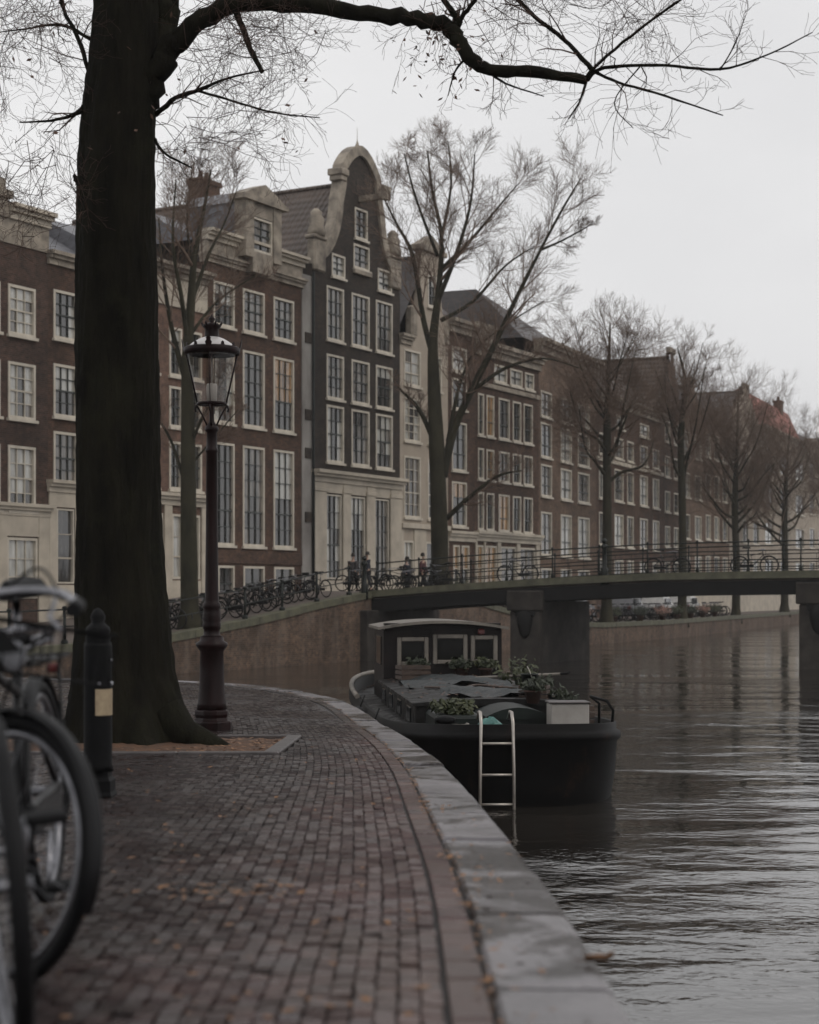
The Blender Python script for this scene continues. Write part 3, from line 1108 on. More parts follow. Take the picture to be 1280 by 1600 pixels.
class House:
    def __init__(self, name, label, ul, ur, cat='house', depth=11.0):
        self.pl, self.pr = fac(ul), fac(ur)
        self.ul, self.ur = ul, ur
        d = self.pr - self.pl
        self.W = d.length
        self.dir = d.normalized()
        self.depth = depth
        self.e = thing(name, label, cat, (self.pl.x, self.pl.y, 0), atan2(d.y, d.x), 'canal houses across the water')
        self.op = []

    def X(self, u):
        k = (u - U0) / F
        d = self.dir
        t_ = (k * self.pl.y - self.pl.x) / (d.x - k * d.y)
        return t_

    def Yd(self, u):
        return self.pl.y + self.dir.y * self.X(u)

    def Z(self, v, u):
        return CH + (V0 - v) / F * self.Yd(u)

    def back(self, u, v, y):
        """local (x, z) of what is seen at photo pixel (u, v) y metres behind the facade"""
        k = (u - U0) / F
        d = self.dir
        nx_, ny_ = -d.y, d.x
        bx, by = self.pl.x + nx_ * y, self.pl.y + ny_ * y
        x = (k * by - bx) / (d.x - k * d.y)
        return x, CH + (V0 - v) / F * (by + d.y * x)

    def wall(self, m_, ztop, outline=None, zbot=.3, back=True, xs_extra=(), x0=0.0, x1=None):
        """facade with real openings; outline(x) gives the top edge"""
        x1 = self.W if x1 is None else x1
        xs = {x0, x1}
        for a, b_, c, d in self.op:
            xs |= {a, b_}
        xs |= set(xs_extra)
        xs = sorted(x for x in xs if x0 - 1e-6 <= x <= x1 + 1e-6)
        mb = MB()
        R = .16
        for xa, xb in zip(xs, xs[1:]):
            if xb - xa < 1e-4:
                continue
            xm = (xa + xb) / 2
            cuts = sorted((c, d) for a, b_, c, d in self.op if a < xm < b_)
            z = zbot
            for c, d in cuts:
                if c > z:
                    mb.quad((xa, 0, z), (xb, 0, z), (xb, 0, c), (xa, 0, c))
                z = max(z, d)
            ta, tb = (outline(xa + 1e-5), outline(xb - 1e-5)) if outline else (ztop, ztop)
            if min(ta, tb) > z:
                mb.quad((xa, 0, z), (xb, 0, z), (xb, 0, tb), (xa, 0, ta))
                if outline:
                    mb.quad((xa, 0, ta), (xb, 0, tb), (xb, .35, tb), (xa, .35, ta))
                    mb.quad((xb, .35, z), (xa, .35, z), (xa, .35, ta), (xb, .35, tb))
        for a, b_, c, d in self.op:
            mb.quad((a, 0, c), (a, 0, d), (a, R, d), (a, R, c)); mb.quad((b_, 0, d), (b_, 0, c), (b_, R, c), (b_, R, d))
            mb.quad((a, 0, d), (b_, 0, d), (b_, R, d), (a, R, d)); mb.quad((b_, 0, c), (a, 0, c), (a, R, c), (b_, R, c))
            mb.quad((a, R, c), (b_, R, c), (b_, R, d), (a, R, d))
        if back:
            D = self.depth
            mb.quad((x0, D, zbot), (x0, 0, zbot), (x0, 0, ztop), (x0, D, ztop))
            mb.quad((x1, 0, zbot), (x1, D, zbot), (x1, D, ztop), (x1, 0, ztop))
            mb.quad((x1, D, zbot), (x0, D, zbot), (x0, D, ztop), (x1, D, ztop))
        return mb.build('wall', M[m_], self.e)

    def win(self, cols, rows, uref, nx=3, ny=4, bar='bar_dark', panes=None, detail=True, sill=True, casing='white', cw=.1):
        for (va, vb) in rows:
            z1, z0 = self.Z(va, uref), self.Z(vb, uref)
            for (ua, ub) in cols:
                xa, xb = self.X(ua), self.X(ub)
                self.op.append((xa, xb, z0, z1))
                pm = random.choice(panes or PANES)
                window(self.e, xa + .004, z0 + .004, xb - xa - .008, z1 - z0 - .008, nx, ny, pm, bar, casing, sill, detail, cw=cw)

    def band(self, name, m_, x0, x1, z0, z1, proud=.12, back=.25, bev=.02, parent=None):
        mb = MB()
        mb.box(x0, x1, -proud, back, z0, z1, bev=bev)
        return mb.build(name, M[m_], parent or self.e)

    def cornice(self, m_, z, h_=.5, x0=-.05, x1=None, proud=.35):
        x1 = self.W + .05 if x1 is None else x1
        mb = MB()
        mb.box(x0, x1, -proud * .35, .3, z, z + h_ * .45)
        mb.box(x0 - .02, x1 + .02, -proud * .7, .32, z + h_ * .452, z + h_ * .72)
        mb.box(x0 - .05, x1 + .05, -proud, .34, z + h_ * .722, z + h_)
        return mb.build('cornice', M[m_], self.e)

    def slope_roof(self, m_, z0, z1, run=4.0, x0=0.0, x1=None, y0=.3):
        """roof leaning back from the facade, ridge along the street, hipped a little"""
        x1 = self.W if x1 is None else x1
        mb = MB()
        D = self.depth
        mb.quad((x0, y0, z0), (x1, y0, z0), (x1, y0 + run, z1), (x0, y0 + run, z1))
        mb.quad((x0, y0 + run, z1), (x1, y0 + run, z1), (x1, D, z0), (x0, D, z0))
        mb.poly([(x0, D, z0), (x0, y0, z0), (x0, y0 + run, z1)]); mb.poly([(x1, y0, z0), (x1, D, z0), (x1, y0 + run, z1)])
        return mb.build('roof', M[m_], self.e)

    def gable_roof(self, m_, z0, z1, xc_=None, x0=0.0, x1=None, y0=.2):
        x1 = self.W if x1 is None else x1
        xc_ = self.W / 2 if xc_ is None else xc_
        mb = MB()
        D = self.depth + 3
        k = 1
        mb.quad((x0, D, z0), (x0, y0, z0), (xc_, y0, z1), (xc_, D, z1)); mb.quad((x1, y0, z0), (x1, D, z0), (xc_, D, z1), (xc_, y0, z1))
        mb.poly([(x1, D, z0), (x0, D, z0), (xc_, D, z1)])
        o = mb.build('roof', M[m_], self.e)
        m2 = MB()
        m2.tube([(xc_, y0, z1), (xc_, D, z1)], .13, 6)
        m2.build('ridge', M[m_], o)
        return o

    def chimney(self, x, y, z0, z1, w_=1.1):
        mb = MB()
        mb.box(x - w_ / 2, x + w_ / 2, y - .4, y + .4, z0, z1)
        mb.box(x - w_ / 2 - .08, x + w_ / 2 + .08, y - .48, y + .48, z1, z1 + .22)
        o = mb.build('chimney', M['brick_chimney'], self.e)
        m2 = MB()
        for k in (-.28, .2):
            m2.lathe([(.14, 0), (.11, .45)], 8, (x + k, y, z1 + .22))
        m2.build('chimney_pot', M['terracotta'], o)


# --- dark plum house at the left border
H = House('canal_house', 'dark plum brick house at the left border with cream parapet', -150, 75)
H.win([(-95, -52), (-42, 0), (12, 55)], [(447, 525), (567, 655), (697, 798)], 33, 3, 4, bar='white', panes=['pane_curtain', 'pane_mid', 'pane_curtain'])
H.win([(-95, -45), (10, 58)], [(840, 935)], 33, 3, 3, bar='white', panes=['pane_curtain'], sill=False)
zt = H.Z(385, 33)
H.wall('brick_plum', zt)
zc = H.Z(806, 33)
xa, xb = H.X(10), H.X(58)
mb = MB()
mb.box(-.02, H.X(-96) - .01, -.08, -.003, .3, zc); mb.box(H.X(-44), H.X(9), -.08, -.003, .3, zc); mb.box(xb + .02, H.W, -.08, -.003, .3, zc)
mb.box(H.X(-96), H.X(-44) - .005, -.07, -.003, H.Z(838, 33), zc); mb.box(H.X(9) + .005, xb + .015, -.07, -.003, H.Z(838, 33), zc)
mb.build('ground_floor_front', M['cream'], H.e)
H.cornice('cream', zc, .45, proud=.3)
mb = MB()
mb.box(0, H.W, -.05, .4, zt, zt + .9)
mb.build('frieze', M['stone'], H.e)
H.cornice('cream', zt + .9, .55, x0=H.X(12), proud=.4)
mb = MB()
mb.box(H.X(-100), H.X(-20), -.1, .45, zt + .9, H.Z(300, 0)); mb.box(H.X(-20), H.X(10), -.12, .5, zt + .9, H.Z(310, 8))
mb.box(H.X(-22), H.X(13), -.25, .55, H.Z(310, 8), H.Z(298, 8)); mb.box(H.X(-16), H.X(6), -.1, .4, H.Z(298, 8), H.Z(280, 8))
mb.build('neck_gable', M['stone'], H.e)
H.slope_roof('roofdark', zt, zt + 3.2, 5)

# --- brown house half hidden by the big trunk
H = House('canal_house', 'brown brick house half hidden by the big foreground trunk, slate roofed', 75, 182)
H.win([(83, 121), (134, 158)], [(455, 531), (570, 652), (675, 757)], 100, 3, 4, bar='bar_dark', panes=['pane_mid', 'pane_dark'])
H.win([(88, 115), (132, 158)], [(795, 912)], 100, 1, 3, bar='cream', panes=['pane_dark'], sill=False, cw=.06)
zt = H.Z(418, 100)
H.wall('brick_brown', zt)
zc = H.Z(770, 100)
mb = MB()
for a, b_ in ((0, H.X(87)), (H.X(116), H.X(131)), (H.X(159), H.W)):
    mb.box(a, b_, -.08, -.003, .3, zc, bev=.02)
for a, b_ in ((87, 116), (131, 159)):
    mb.box(H.X(a) + .004, H.X(b_) - .004, -.06, -.003, H.Z(793, 100), zc)
    mb.box(H.X(a) + .004, H.X(b_) - .004, -.06, -.003, .3, H.Z(914, 100))
mb.build('shopfront', M['cream'], H.e)
H.cornice('cream', zc, .45, proud=.35)
H.cornice('stone', zt, .5, proud=.35)
H.slope_roof('slate', zt + .3, H.Z(352, 110) + .5, 3.2)
H.chimney(H.W * .7, 4, zt + 2, H.Z(330, 160))

# --- reddish house with cream frieze behind the quay tree
H = House('canal_house', 'red brown house with wide cream frieze behind the slim quay tree', 182, 322)
H.win([(194, 213), (229, 247), (264, 284), (299, 315)], [(512, 588), (604, 668), (690, 765)], 275, 2, 4, bar='bar_dark', panes=['pane_dark', 'pane_mid'])
H.win([(194, 216), (234, 254), (268, 285), (296, 312)], [(803, 905)], 275, 1, 3, bar='cream', panes=['pane_mid', 'pane_curtain'], sill=False)
zt = H.Z(480, 275)
H.wall('brick_red', zt)
zc = H.Z(790, 275)
mb = MB()
for a, b_ in ((182, 193), (217, 233), (255, 267), (286, 295), (313, 322)):
    mb.box(H.X(a) + .004, H.X(b_), -.1, -.003, .3, zc, bev=.02)
for a, b_ in ((193, 217), (233, 255), (267, 286), (295, 313)):
    mb.box(H.X(a) + .006, H.X(b_) - .002, -.05, -.003, .3, H.Z(907, 275))
mb.build('shopfront', M['cream'], H.e)
H.cornice('cream', zc, .5, proud=.35)
mb = MB()
mb.box(0, H.W, -.08, .3, zt, H.Z(435, 275)); mb.build('frieze', M['cream'], H.e)
H.cornice('stone', H.Z(435, 275), .5, proud=.5)
H.slope_roof('slate', H.Z(430, 275) + .3, H.Z(345, 275), 4.0)

# --- brown three bay house with dormer
H = House('canal_house', 'brown three bay brick house with tall windows and pedimented stone dormer', 322, 472)
cols = [(333, 366), (379, 413), (427, 459)]
H.win(cols, [(467, 532)], 443, 3, 4, panes=['pane_mid', 'pane_mid', 'pane_curtain'])
H.win(cols[:2], [(560, 675)], 443, 3, 5, panes=['pane_dark', 'pane_mid'])
H.win(cols[2:], [(560, 675)], 443, 3, 5, panes=['pane_warm'])
H.win(cols, [(704, 856)], 443, 3, 6, panes=['pane_mid', 'pane_dark', 'pane_curtain'])
H.win([(340, 366), (380, 413), (428, 459)], [(886, 940)], 443, 2, 2, panes=['pane_dark'], sill=False)
zt = H.Z(430, 400)
H.wall('brick_brown', zt)
H.band('plinth', 'brick_dark', .02, H.W - .02, H.Z(882, 400), H.Z(861, 400), proud=.05)
H.cornice('stone', zt, .4, proud=.3)
mb = MB(); mb.box(0, H.W, -.04, .35, zt + .4, H.Z(395, 400)); mb.build('parapet', M['stone'], H.e)
H.cornice('cream', H.Z(397, 400) + .005, .45, proud=.42)
zr = H.Z(395, 400)
H.slope_roof('slate', zr, H.Z(322, 400), 4.5)
xch, zch = H.back(319, 290, 6.5)
H.chimney(xch, 6.5, zr + 1, zch, 1.5)
# dormer
xa, xb = H.X(362), H.X(432)
z0, z1, zp = H.Z(408, 397), H.Z(322, 397), H.Z(291, 397)
dm = MB()
dm.box(xa + .35, xa + .95, -.52, .1, z0, z1); dm.box(xb - .95, xb - .35, -.52, .1, z0, z1)
dm.box(xa + .951, xb - .951, -.46, .1, H.Z(343, 397), z1); dm.box(xa + .951, xb - .951, -.46, .1, z0 - .6, z0 + .3)

xm = (xa + xb) / 2
dm.box(xa, xb, -.68, .15, z1, z1 + .22)
n0 = len(dm.v)
for y in (-.6, .1):
    dm.v += [(xa + .1, y, z1 + .222), (xb - .1, y, z1 + .222), (xb - .75, y, lerp(z1, zp, .6)), (xm, y, zp), (xa + .75, y, lerp(z1, zp, .6))]
dm.face([n0 + i for i in range(5)]); dm.face([n0 + 9 - i for i in range(5)])
for i in range(5):
    j = (i + 1) % 5
    dm.face((n0 + j, n0 + i, n0 + 5 + i, n0 + 5 + j))
dob = dm.build('dormer', M['stone'], H.e)
m2 = MB(); m2.box(xa + .5, xb - .5, .102, 2.6, z0, z1 - .05); m2.poly([(xa + .4, .102, z1 - .048), (xb - .4, .102, z1 - .048), (xm, .102, zp - .15)])
m2.quad((xa + .4, .1, z1 - .048), (xm, .1, zp - .15), (xm, 3.4, zp - .15), (xa + .4, 2.6, z1 - .048)); m2.quad((xm, .1, zp - .15), (xb - .4, .1, z1 - .048), (xb - .4, 2.6, z1 - .048), (xm, 3.4, zp - .15))
m2.build('dormer_cheeks', M['slate'], dob)
xw0, xw1 = xa + .96, xb - .96
w_ = window(H.e, xw0, z0 + .31, xw1 - xw0, H.Z(343, 397) - z0 - .33, 2, 4, 'pane_mid', sill=False)
w_.location.y = -.4

# --- tarred bell gable house
H = House('bell_gable_house', 'tall black bell gable house with pale stone scrolls, hoist beam and cream ground floor', 487, 625, depth=15)
GA = H
cols = [(510, 537), (549, 577), (587, 613)]
H.win(cols, [(449, 533)], 524, 3, 4, panes=['pane_mid', 'pane_curtain', 'pane_mid'])
H.win(cols, [(555, 624)], 524, 3, 4, panes=['pane_mid', 'pane_curtain', 'pane_dark'])
H.win(cols, [(634, 723)], 524, 3, 4, panes=['pane_curtain', 'pane_mid'])
H.win([(509, 533), (547, 570), (585, 607)], [(773, 905)], 524, 3, 5, panes=['pane_mid', 'pane_curtain'], sill=False, cw=.07)
H.win([(552, 577)], [(383, 421)], 563, 2, 3, panes=['pane_mid'])
H.win([(554, 574)], [(326, 374)], 563, 2, 4, panes=['pane_dark'])
H.win([(518, 539), (590, 612)], [(398, 434)], 529, 2, 3, panes=['pane_curtain', 'pane_mid'])
OUT = [(487, 412), (500, 402), (507, 397), (515, 388), (522, 373), (527, 355), (530, 333), (531.5, 310), (532, 272), (536, 263), (541, 252), (548, 241), (556, 233), (563, 230), (571, 233), (579, 242), (587, 256), (593, 272), (597, 290), (598, 318), (600, 343), (603, 365), (608, 388), (614, 408), (620, 420), (625, 430)]
ox = [(H.X(u), H.Z(v, u)) for u, v in OUT]
# mirror-average so the gable is symmetric in its own plane
cxm = H.X(562.5)
ol = lambda x: .5 * (pw(ox, x) + pw(ox, 2 * cxm - x)) if 0 <= 2 * cxm - x <= H.W else pw(ox, x)
dense = [H.W * i / 90 for i in range(91)]
H.wall('brick_black', H.Z(412, 490), outline=ol, xs_extra=dense)
# stone trim along the gable edge
tr = MB()
prof = []
for i in range(0, 181):
    x = lerp(.02, H.W - .02, i / 180)
    prof.append(Vector((x, 0, ol(x))))
def dress(pts, w_=.42, y0=-.14, y1=.42, up=.06):
    n_ = len(pts)
    n0 = len(tr.v)
    for i, p in enumerate(pts):
        t_ = (pts[min(i + 3, n_ - 1)] - pts[max(i - 3, 0)]).normalized()
        nn = Vector((t_.z, 0, -t_.x))          # down-inwards
        if nn.z > 0:
            nn = -nn
        a_, b_ = p - nn * up, p + nn * w_
        tr.v.extend([(a_.x, y0, a_.z), (a_.x, y1, a_.z), (b_.x, y0, b_.z), (b_.x, -.004, b_.z)])
    for i in range(n_ - 1):
        q = n0 + 4 * i
        tr.face((q, q + 4, q + 5, q + 1)); tr.face((q + 2, q + 6, q + 4, q)); tr.face((q + 3, q + 7, q + 6, q + 2))
    for q in (n0, n0 + 4 * (n_ - 1)):
        tr.face((q, q + 1, q + 3, q + 2))
dress([p for p in prof if p.x > .5 and p.x < H.W - .5])
tr.build('gable_trim', M['stone'], H.e)
for (ua, ub, va, vb) in ((526, 538, 275, 262), (592, 604, 295, 283)):
    mb = MB()
    zz = H.Z((va + vb) / 2, 563 if ua < 560 else 563)
    x_ = H.X((ua + ub) / 2)
    zz = ol(cxm + (H.X(532) - cxm)) if ua < 560 else ol(cxm - (H.X(532) - cxm))
    zz = H.Z(268, 532)
    mb.box(x_ - .4, x_ + .35, -.3, .5, zz - .2, zz + .12, bev=.04); mb.box(x_ - .3, x_ + .28, -.22, .45, zz - .45, zz - .202, bev=.04)
    mb.build('gable_ledge', M['stone'], H.e)
# shoulder pedestals with vases
for x_ in (.55, H.W - .55):
    mb = MB()
    zz = ol(x_) - .9
    mb.box(x_ - .5, x_ + .5, -.16, .32, zz, zz + 1.5, bev=.08); mb.box(x_ - .58, x_ + .58, -.22, .4, zz + 1.502, zz + 1.68, bev=.05)
    mb.lathe([(.42, 0), (.46, .25), (.36, .55), (.4, .8), (.26, 1.0), (.3, 1.12), (.1, 1.3)], 7, (x_, .1, zz + 1.66))
    mb.build('shoulder_vase', M['stone'], H.e)
# gable apex finial and hoist beam, plaque
mb = MB(); mb.lathe([(.18, 0), (.1, .12), (.05, .25), (.014, .4), (.008, 1.0)], 6, (cxm, .15, ol(cxm))); mb.build('finial', M['stone'], H.e)
mb = MB(); mb.box(cxm - .12, cxm + .12, -1.5, 0, H.Z(316, 563), H.Z(307, 563)); mb.box(cxm - .2, cxm + .2, -1.62, -1.35, H.Z(318, 563), H.Z(304, 563)); mb.build('hoist_beam', M['stone'], H.e)
H.band('sill_stone', 'stone', H.X(551), H.X(578), H.Z(430, 563), H.Z(423, 563), proud=.16)
zc = H.Z(752, 495)
mb = MB()
for a, b_ in ((489, 508), (534, 546), (571, 584), (608, 625)):
    mb.box(H.X(a), H.X(b_), -.12, -.004, .3, zc, bev=.03)
    mb.box(H.X(a) - .05, H.X(b_) + .05, -.17, -.004, zc - .45, zc - .25, bev=.02)
for a, b_ in ((508, 534), (546, 571), (584, 608)):
    mb.box(H.X(a) + .006, H.X(b_) - .006, -.08, -.004, H.Z(771, 524), zc)
    mb.box(H.X(a) + .006, H.X(b_) - .006, -.08, -.004, .3, H.Z(907, 524))
mb.build('ground_floor_front', M['cream'], H.e)
H.cornice('cream', zc, .55, proud=.5)
H.gable_roof('tile', H.Z(412, 490), H.Z(272, 563) - .4, cxm, y0=.36)
# stained stucco strip between the two houses
mb = MB(); mb.box(H.X(471), -.01, -.05, .8, .3, H.Z(430, 480)); mb.build('stucco_return', M['stucco'], H.e)
mb = MB(); mb.tube([(H.X(486), -.14, .5), (H.X(486), -.14, H.Z(425, 486))], .07, 6); mb.build('downpipe', M['iron_green'], H.e)
mb = MB()
for v in (520, 640, 700, 800):
    mb.box(H.X(475), H.X(484), -.11, -.051, H.Z(v + 16, 480), H.Z(v, 480))
mb.build('wall_anchor', M['brick_black'], H.e)

# --- beige neck gable house behind the central tree
H = House('canal_house', 'narrow beige plastered neck gable house right of the black bell gable', 625, 700)
H.win([(631, 657), (668, 690)], [(547, 603)], 643, 2, 3, bar='white', panes=['pane_curtain'])
H.win([(631, 657), (668, 690)], [(622, 690), (713, 809)], 643, 3, 5, bar='white', panes=['pane_mid', 'pane_curtain'])
H.win([(630, 646), (665, 690)], [(845, 925)], 643, 2, 3, bar='white', panes=['pane_dark'], sill=False)
H.win([(668, 682)], [(430, 480)], 675, 2, 3, panes=['pane_mid'])
zs_ = H.Z(525, 643)
gxa, gxb = H.X(650), H.X(696)
gol = lambda x: zs_ if not gxa < x < gxb else lerp(zs_ + .3, H.Z(392, 673), min(1, min(x - gxa, gxb - x) / 1.0 * (1.0) if min(x - gxa, gxb - x) < .5 else 1))
H.wall('plaster', zs_, outline=gol, xs_extra=[H.W * i / 40 for i in range(41)])
mb = MB(); xm = (gxa + gxb) / 2
mb.box(gxa + .1, gxb - .1, -.2, .5, H.Z(396, 673), H.Z(388, 673), bev=.03)
mb.poly([(gxa + .2, -.1, H.Z(388, 673)), (gxb - .2, -.1, H.Z(388, 673)), (xm, -.1, H.Z(368, 673))]); mb.poly([(gxb - .2, .4, H.Z(388, 673)), (gxa + .2, .4, H.Z(388, 673)), (xm, .4, H.Z(368, 673))])
mb.quad((gxa + .2, -.1, H.Z(388, 673)), (xm, -.1, H.Z(368, 673)), (xm, .4, H.Z(368, 673)), (gxa + .2, .4, H.Z(388, 673))); mb.quad((xm, -.1, H.Z(368, 673)), (gxb - .2, -.1, H.Z(388, 673)), (gxb - .2, .4, H.Z(388, 673)), (xm, .4, H.Z(368, 673)))
mb.build('gable_stone', M['stone'], H.e)
for a_, b_ in ((gxa - .5, gxa + .1), (gxb - .1, gxb + .35)):
    mb = MB(); mb.box(a_, b_, -.1, .4, zs_, zs_ + 1.6, bev=.1); mb.build('gable_scroll', M['stone'], H.e)
H.cornice('stone', zs_ - .5, .5, x1=gxa - .5, proud=.3)
H.gable_roof('roofdark', zs_, H.Z(400, 673), xm)
H.band('string_course', 'cream', 0, H.W, H.Z(826, 643), H.Z(818, 643), proud=.2)
mb = MB()
mb.box(.02, H.X(630) - .02, -.06, -.003, .3, H.Z(827, 643)); mb.box(H.X(646) + .02, H.X(665) - .02, -.06, -.003, .3, H.Z(827, 643)); mb.box(H.X(690) + .02, H.W, -.06, -.003, .3, H.Z(827, 643))
mb.build('ground_floor_front', M['cream'], H.e)

# --- brown house with a lit shopfront
H = House('canal_house', 'brown brick house with white shopfront glowing yellow behind the bridge railing', 700, 742)
H.win([(706, 729)], [(543, 582)], 718, 1, 2, panes=['pane_curtain'], cw=.14)
H.win([(706, 729)], [(592, 640), (660, 736)], 718, 2, 3, panes=['pane_mid', 'pane_dark'])
H.win([(706, 729)], [(753, 823)], 718, 2, 3, panes=['pane_warm'])
H.win([(708, 718), (721, 733)], [(852, 925)], 718, 1, 2, bar='cream', panes=['pane_warm'], sill=False)
zt = H.Z(522, 718)
H.wall('brick_dark', zt)
H.cornice('stone', zt, .7, proud=.5)
H.slope_roof('roofdark', zt + .5, zt + 3.5, 4)
H.cornice('cream', H.Z(846, 718), .55, proud=.3)

# --- dark brown house with many sashes and cream attic
H = House('canal_house', 'dark brown house with cream attic and rows of close set sashes', 742, 842)
cols = [(747, 756), (760, 772), (779, 796), (801, 814), (818, 832)]
H.win(cols, [(627, 690), (709, 756), (775, 832)], 805, 2, 3, panes=['pane_dark', 'pane_mid', 'pane_dark', 'pane_warm'], detail=False)
H.win([(772, 792), (797, 816), (820, 834)], [(577, 604)], 805, 2, 2, panes=['pane_curtain'], detail=False)
H.win([(745, 755), (758, 776), (782, 806), (812, 836)], [(855, 925)], 805, 2, 2, bar='cream', panes=['pane_warm', 'pane_warm', 'pane_mid'], sill=False, detail=False)
zt = H.Z(566, 790)
H.wall('brick_dark', zt)
H.cornice('stone', zt, .8, proud=.5)
H.band('attic_band', 'stone', 0, H.W, H.Z(613, 790), H.Z(606, 790), proud=.12)
H.cornice('cream', H.Z(848, 790), .55, proud=.35)
mb = MB()
for a, b_ in ((742, 744.5), (755.5, 757.5), (776.5, 781.5), (806.5, 811.5), (836.5, 842)):
    mb.box(H.X(a), H.X(b_), -.08, -.003, .3, H.Z(848, 790) - .01)
mb.build('shopfront', M['cream'], H.e)
H.slope_roof('roofdark', zt + .5, H.Z(478, 800), 5.5)
mb = MB(); mb.box(H.X(762), H.X(792), .6, 3.2, zt + .8, H.Z(505, 778)); mb.build('dormer', M['stone'], H.e)

# --- brown house
H = House('canal_house', 'grey brown house under a tall dark mansard roof', 842, 932)
cols = [(845, 862), (876, 893), (903, 921)]
H.win(cols, [(612, 652), (661, 715), (726, 776)], 853, 2, 3, panes=['pane_mid', 'pane_dark', 'pane_curtain'], detail=False)
H.win(cols, [(800, 868)], 853, 2, 3, panes=['pane_curtain', 'pane_mid'], detail=False)
H.win(cols, [(888, 925)], 853, 2, 2, panes=['pane_dark'], detail=False, sill=False)
zt = H.Z(565, 880)
H.wall('brick_grey', zt)
H.cornice('stone', zt, .8, proud=.6)
mb = MB()
x0, x1 = H.X(842) - 2, H.W
zr = H.Z(492, 880)
mb.quad((x0, .3, zt + .6), (x1, .3, zt + .6), (x1 - 2.2, 3.4, zr), (x0 + .5, 3.4, zr + .8)); mb.quad((x1, .3, zt + .6), (x1, 11, zt + .6), (x1 - 2.2, 8, zr), (x1 - 2.2, 3.4, zr)); mb.quad((x0, 11, zt + .6), (x0, .3, zt + .6), (x0 + .5, 3.4, zr + .8), (x0 + .5, 8, zr + .8)); mb.quad((x0 + .5, 3.4, zr + .8), (x1 - 2.2, 3.4, zr), (x1 - 2.2, 8, zr), (x0 + .5, 8, zr + .8))
mb.quad((x1, 11, zt + .6), (x0, 11, zt + .6), (x0 + .5, 8, zr + .8), (x1 - 2.2, 8, zr))
mb.build('mansard_roof', M['roofdark'], H.e)
H.chimney(H.X(873), 5, zr - 1, H.Z(492, 875) + .6, .9)

# --- wide brown house, side gable at its right end
H = House('canal_house', 'wide brown house with cream bands and low roof behind the second quay tree', 932, 1036)
cols = [(936, 946), (960, 974), (980, 990), (1000, 1012), (1020, 1030)]
H.win(cols, [(690, 722), (738, 787), (807, 856)], 985, 2, 3, panes=['pane_mid', 'pane_curtain', 'pane_dark'], detail=False)
H.win(cols, [(876, 925)], 985, 2, 2, panes=['pane_curtain', 'pane_dark', 'pane_mid'], detail=False, sill=False)
H.win([(962, 976), (1000, 1014)], [(655, 676)], 985, 2, 2, panes=['pane_curtain'], detail=False)
zt = H.Z(645, 985)
H.wall('brick_brown', zt)
H.cornice('stone', zt, .7, proud=.5)
H.band('cream_band', 'cream', .0, H.W, H.Z(732, 985), H.Z(726, 985), proud=.1)
H.slope_roof('tile', zt + .4, H.back(985, 598, 2.5)[1], 2.2)
# --- farther houses fading into the mist
def far_house(label, ul, ur, vt, vroof, m_, roof, ncol, nrow, gable=False, vb=925, trim='stone', depth=11.0):
    H = House('canal_house', label, ul, ur, depth=depth)
    um = (ul + ur) / 2
    zt = H.Z(vt, um)
    pad = .22
    H.band('plinth', 'cream', 0, H.W, .3, H.Z(927, um), proud=.06, bev=0)
    cu = [(lerp(ul, ur, (i + pad) / ncol), lerp(ul, ur, (i + 1 - pad) / ncol)) for i in range(ncol)]
    rws = [(lerp(vt + 14, vb, (j + .12) / nrow), lerp(vt + 14, vb, (j + .72) / nrow)) for j in range(nrow)]
    H.win(cu, rws, um, 2, 3, panes=PANES, detail=False)
    if gable:
        zp = H.Z(vroof, um)
        stp = lambda x: zt if min(x, H.W - x) < .5 else min(zp, zt + (zp - zt) * (math.floor(min(x, H.W - x) / (H.W / 2) * 5) + 1) / 5)
        H.wall(m_, zt, outline=stp, xs_extra=[H.W * i / 60 for i in range(61)])
        H.gable_roof(roof, zt, zp - .3)
        H.band('gable_cap', trim, H.W / 2 - .9, H.W / 2 + .9, zp + .01, zp + .4, proud=.1)
    else:
        H.wall(m_, zt)
        H.cornice(trim, zt, .7, proud=.5)
        H.slope_roof(roof, zt + .3, H.Z(vroof, um), 1.8)
    return H


far_house('tall brown house with a steep tiled roof running back behind its gable', 1036, 1064, 640, 552, 'brick_brown', 'tile', 2, 5, True, depth=5.5)
far_house('narrow grey brown step gabled house behind the third quay tree', 1064, 1100, 655, 598, 'brick_grey', 'roofdark', 2, 4, True)
H = far_house('plain brown cornice house in the mist between the two far step gables', 1100, 1140, 660, 612, 'brick_grey', 'roofdark', 3, 4)
H.chimney(H.W * .5, 4, H.Z(625, 1120), H.Z(600, 1120), 1.6)
far_house('pale plastered step gabled house in the mist left of the red roof', 1140, 1190, 672, 606, 'plaster', 'roofdark', 3, 4, True)
H = far_house('pale house with orange red tiled roof far down the canal', 1190, 1262, 690, 625, 'plaster', 'tile_red', 3, 4)
H.chimney(H.W * .8, 2.2, H.Z(640, 1230), H.Z(617, 1230), 1.4)
far_house('misty grey brown cornice house right of the red roofed one at the right border', 1262, 1305, 705, 680, 'plaster', 'roofdark', 3, 4)
far_house('faint step gabled house farthest down the canal past the right border', 1305, 1345, 720, 680, 'brick_brown', 'roofdark', 3, 4, True)


# ------------------------------------------------------------------ bare trees
def rvec(g):
    return Vector((g.uniform(-1, 1), g.uniform(-1, 1), g.uniform(-1, 1)))


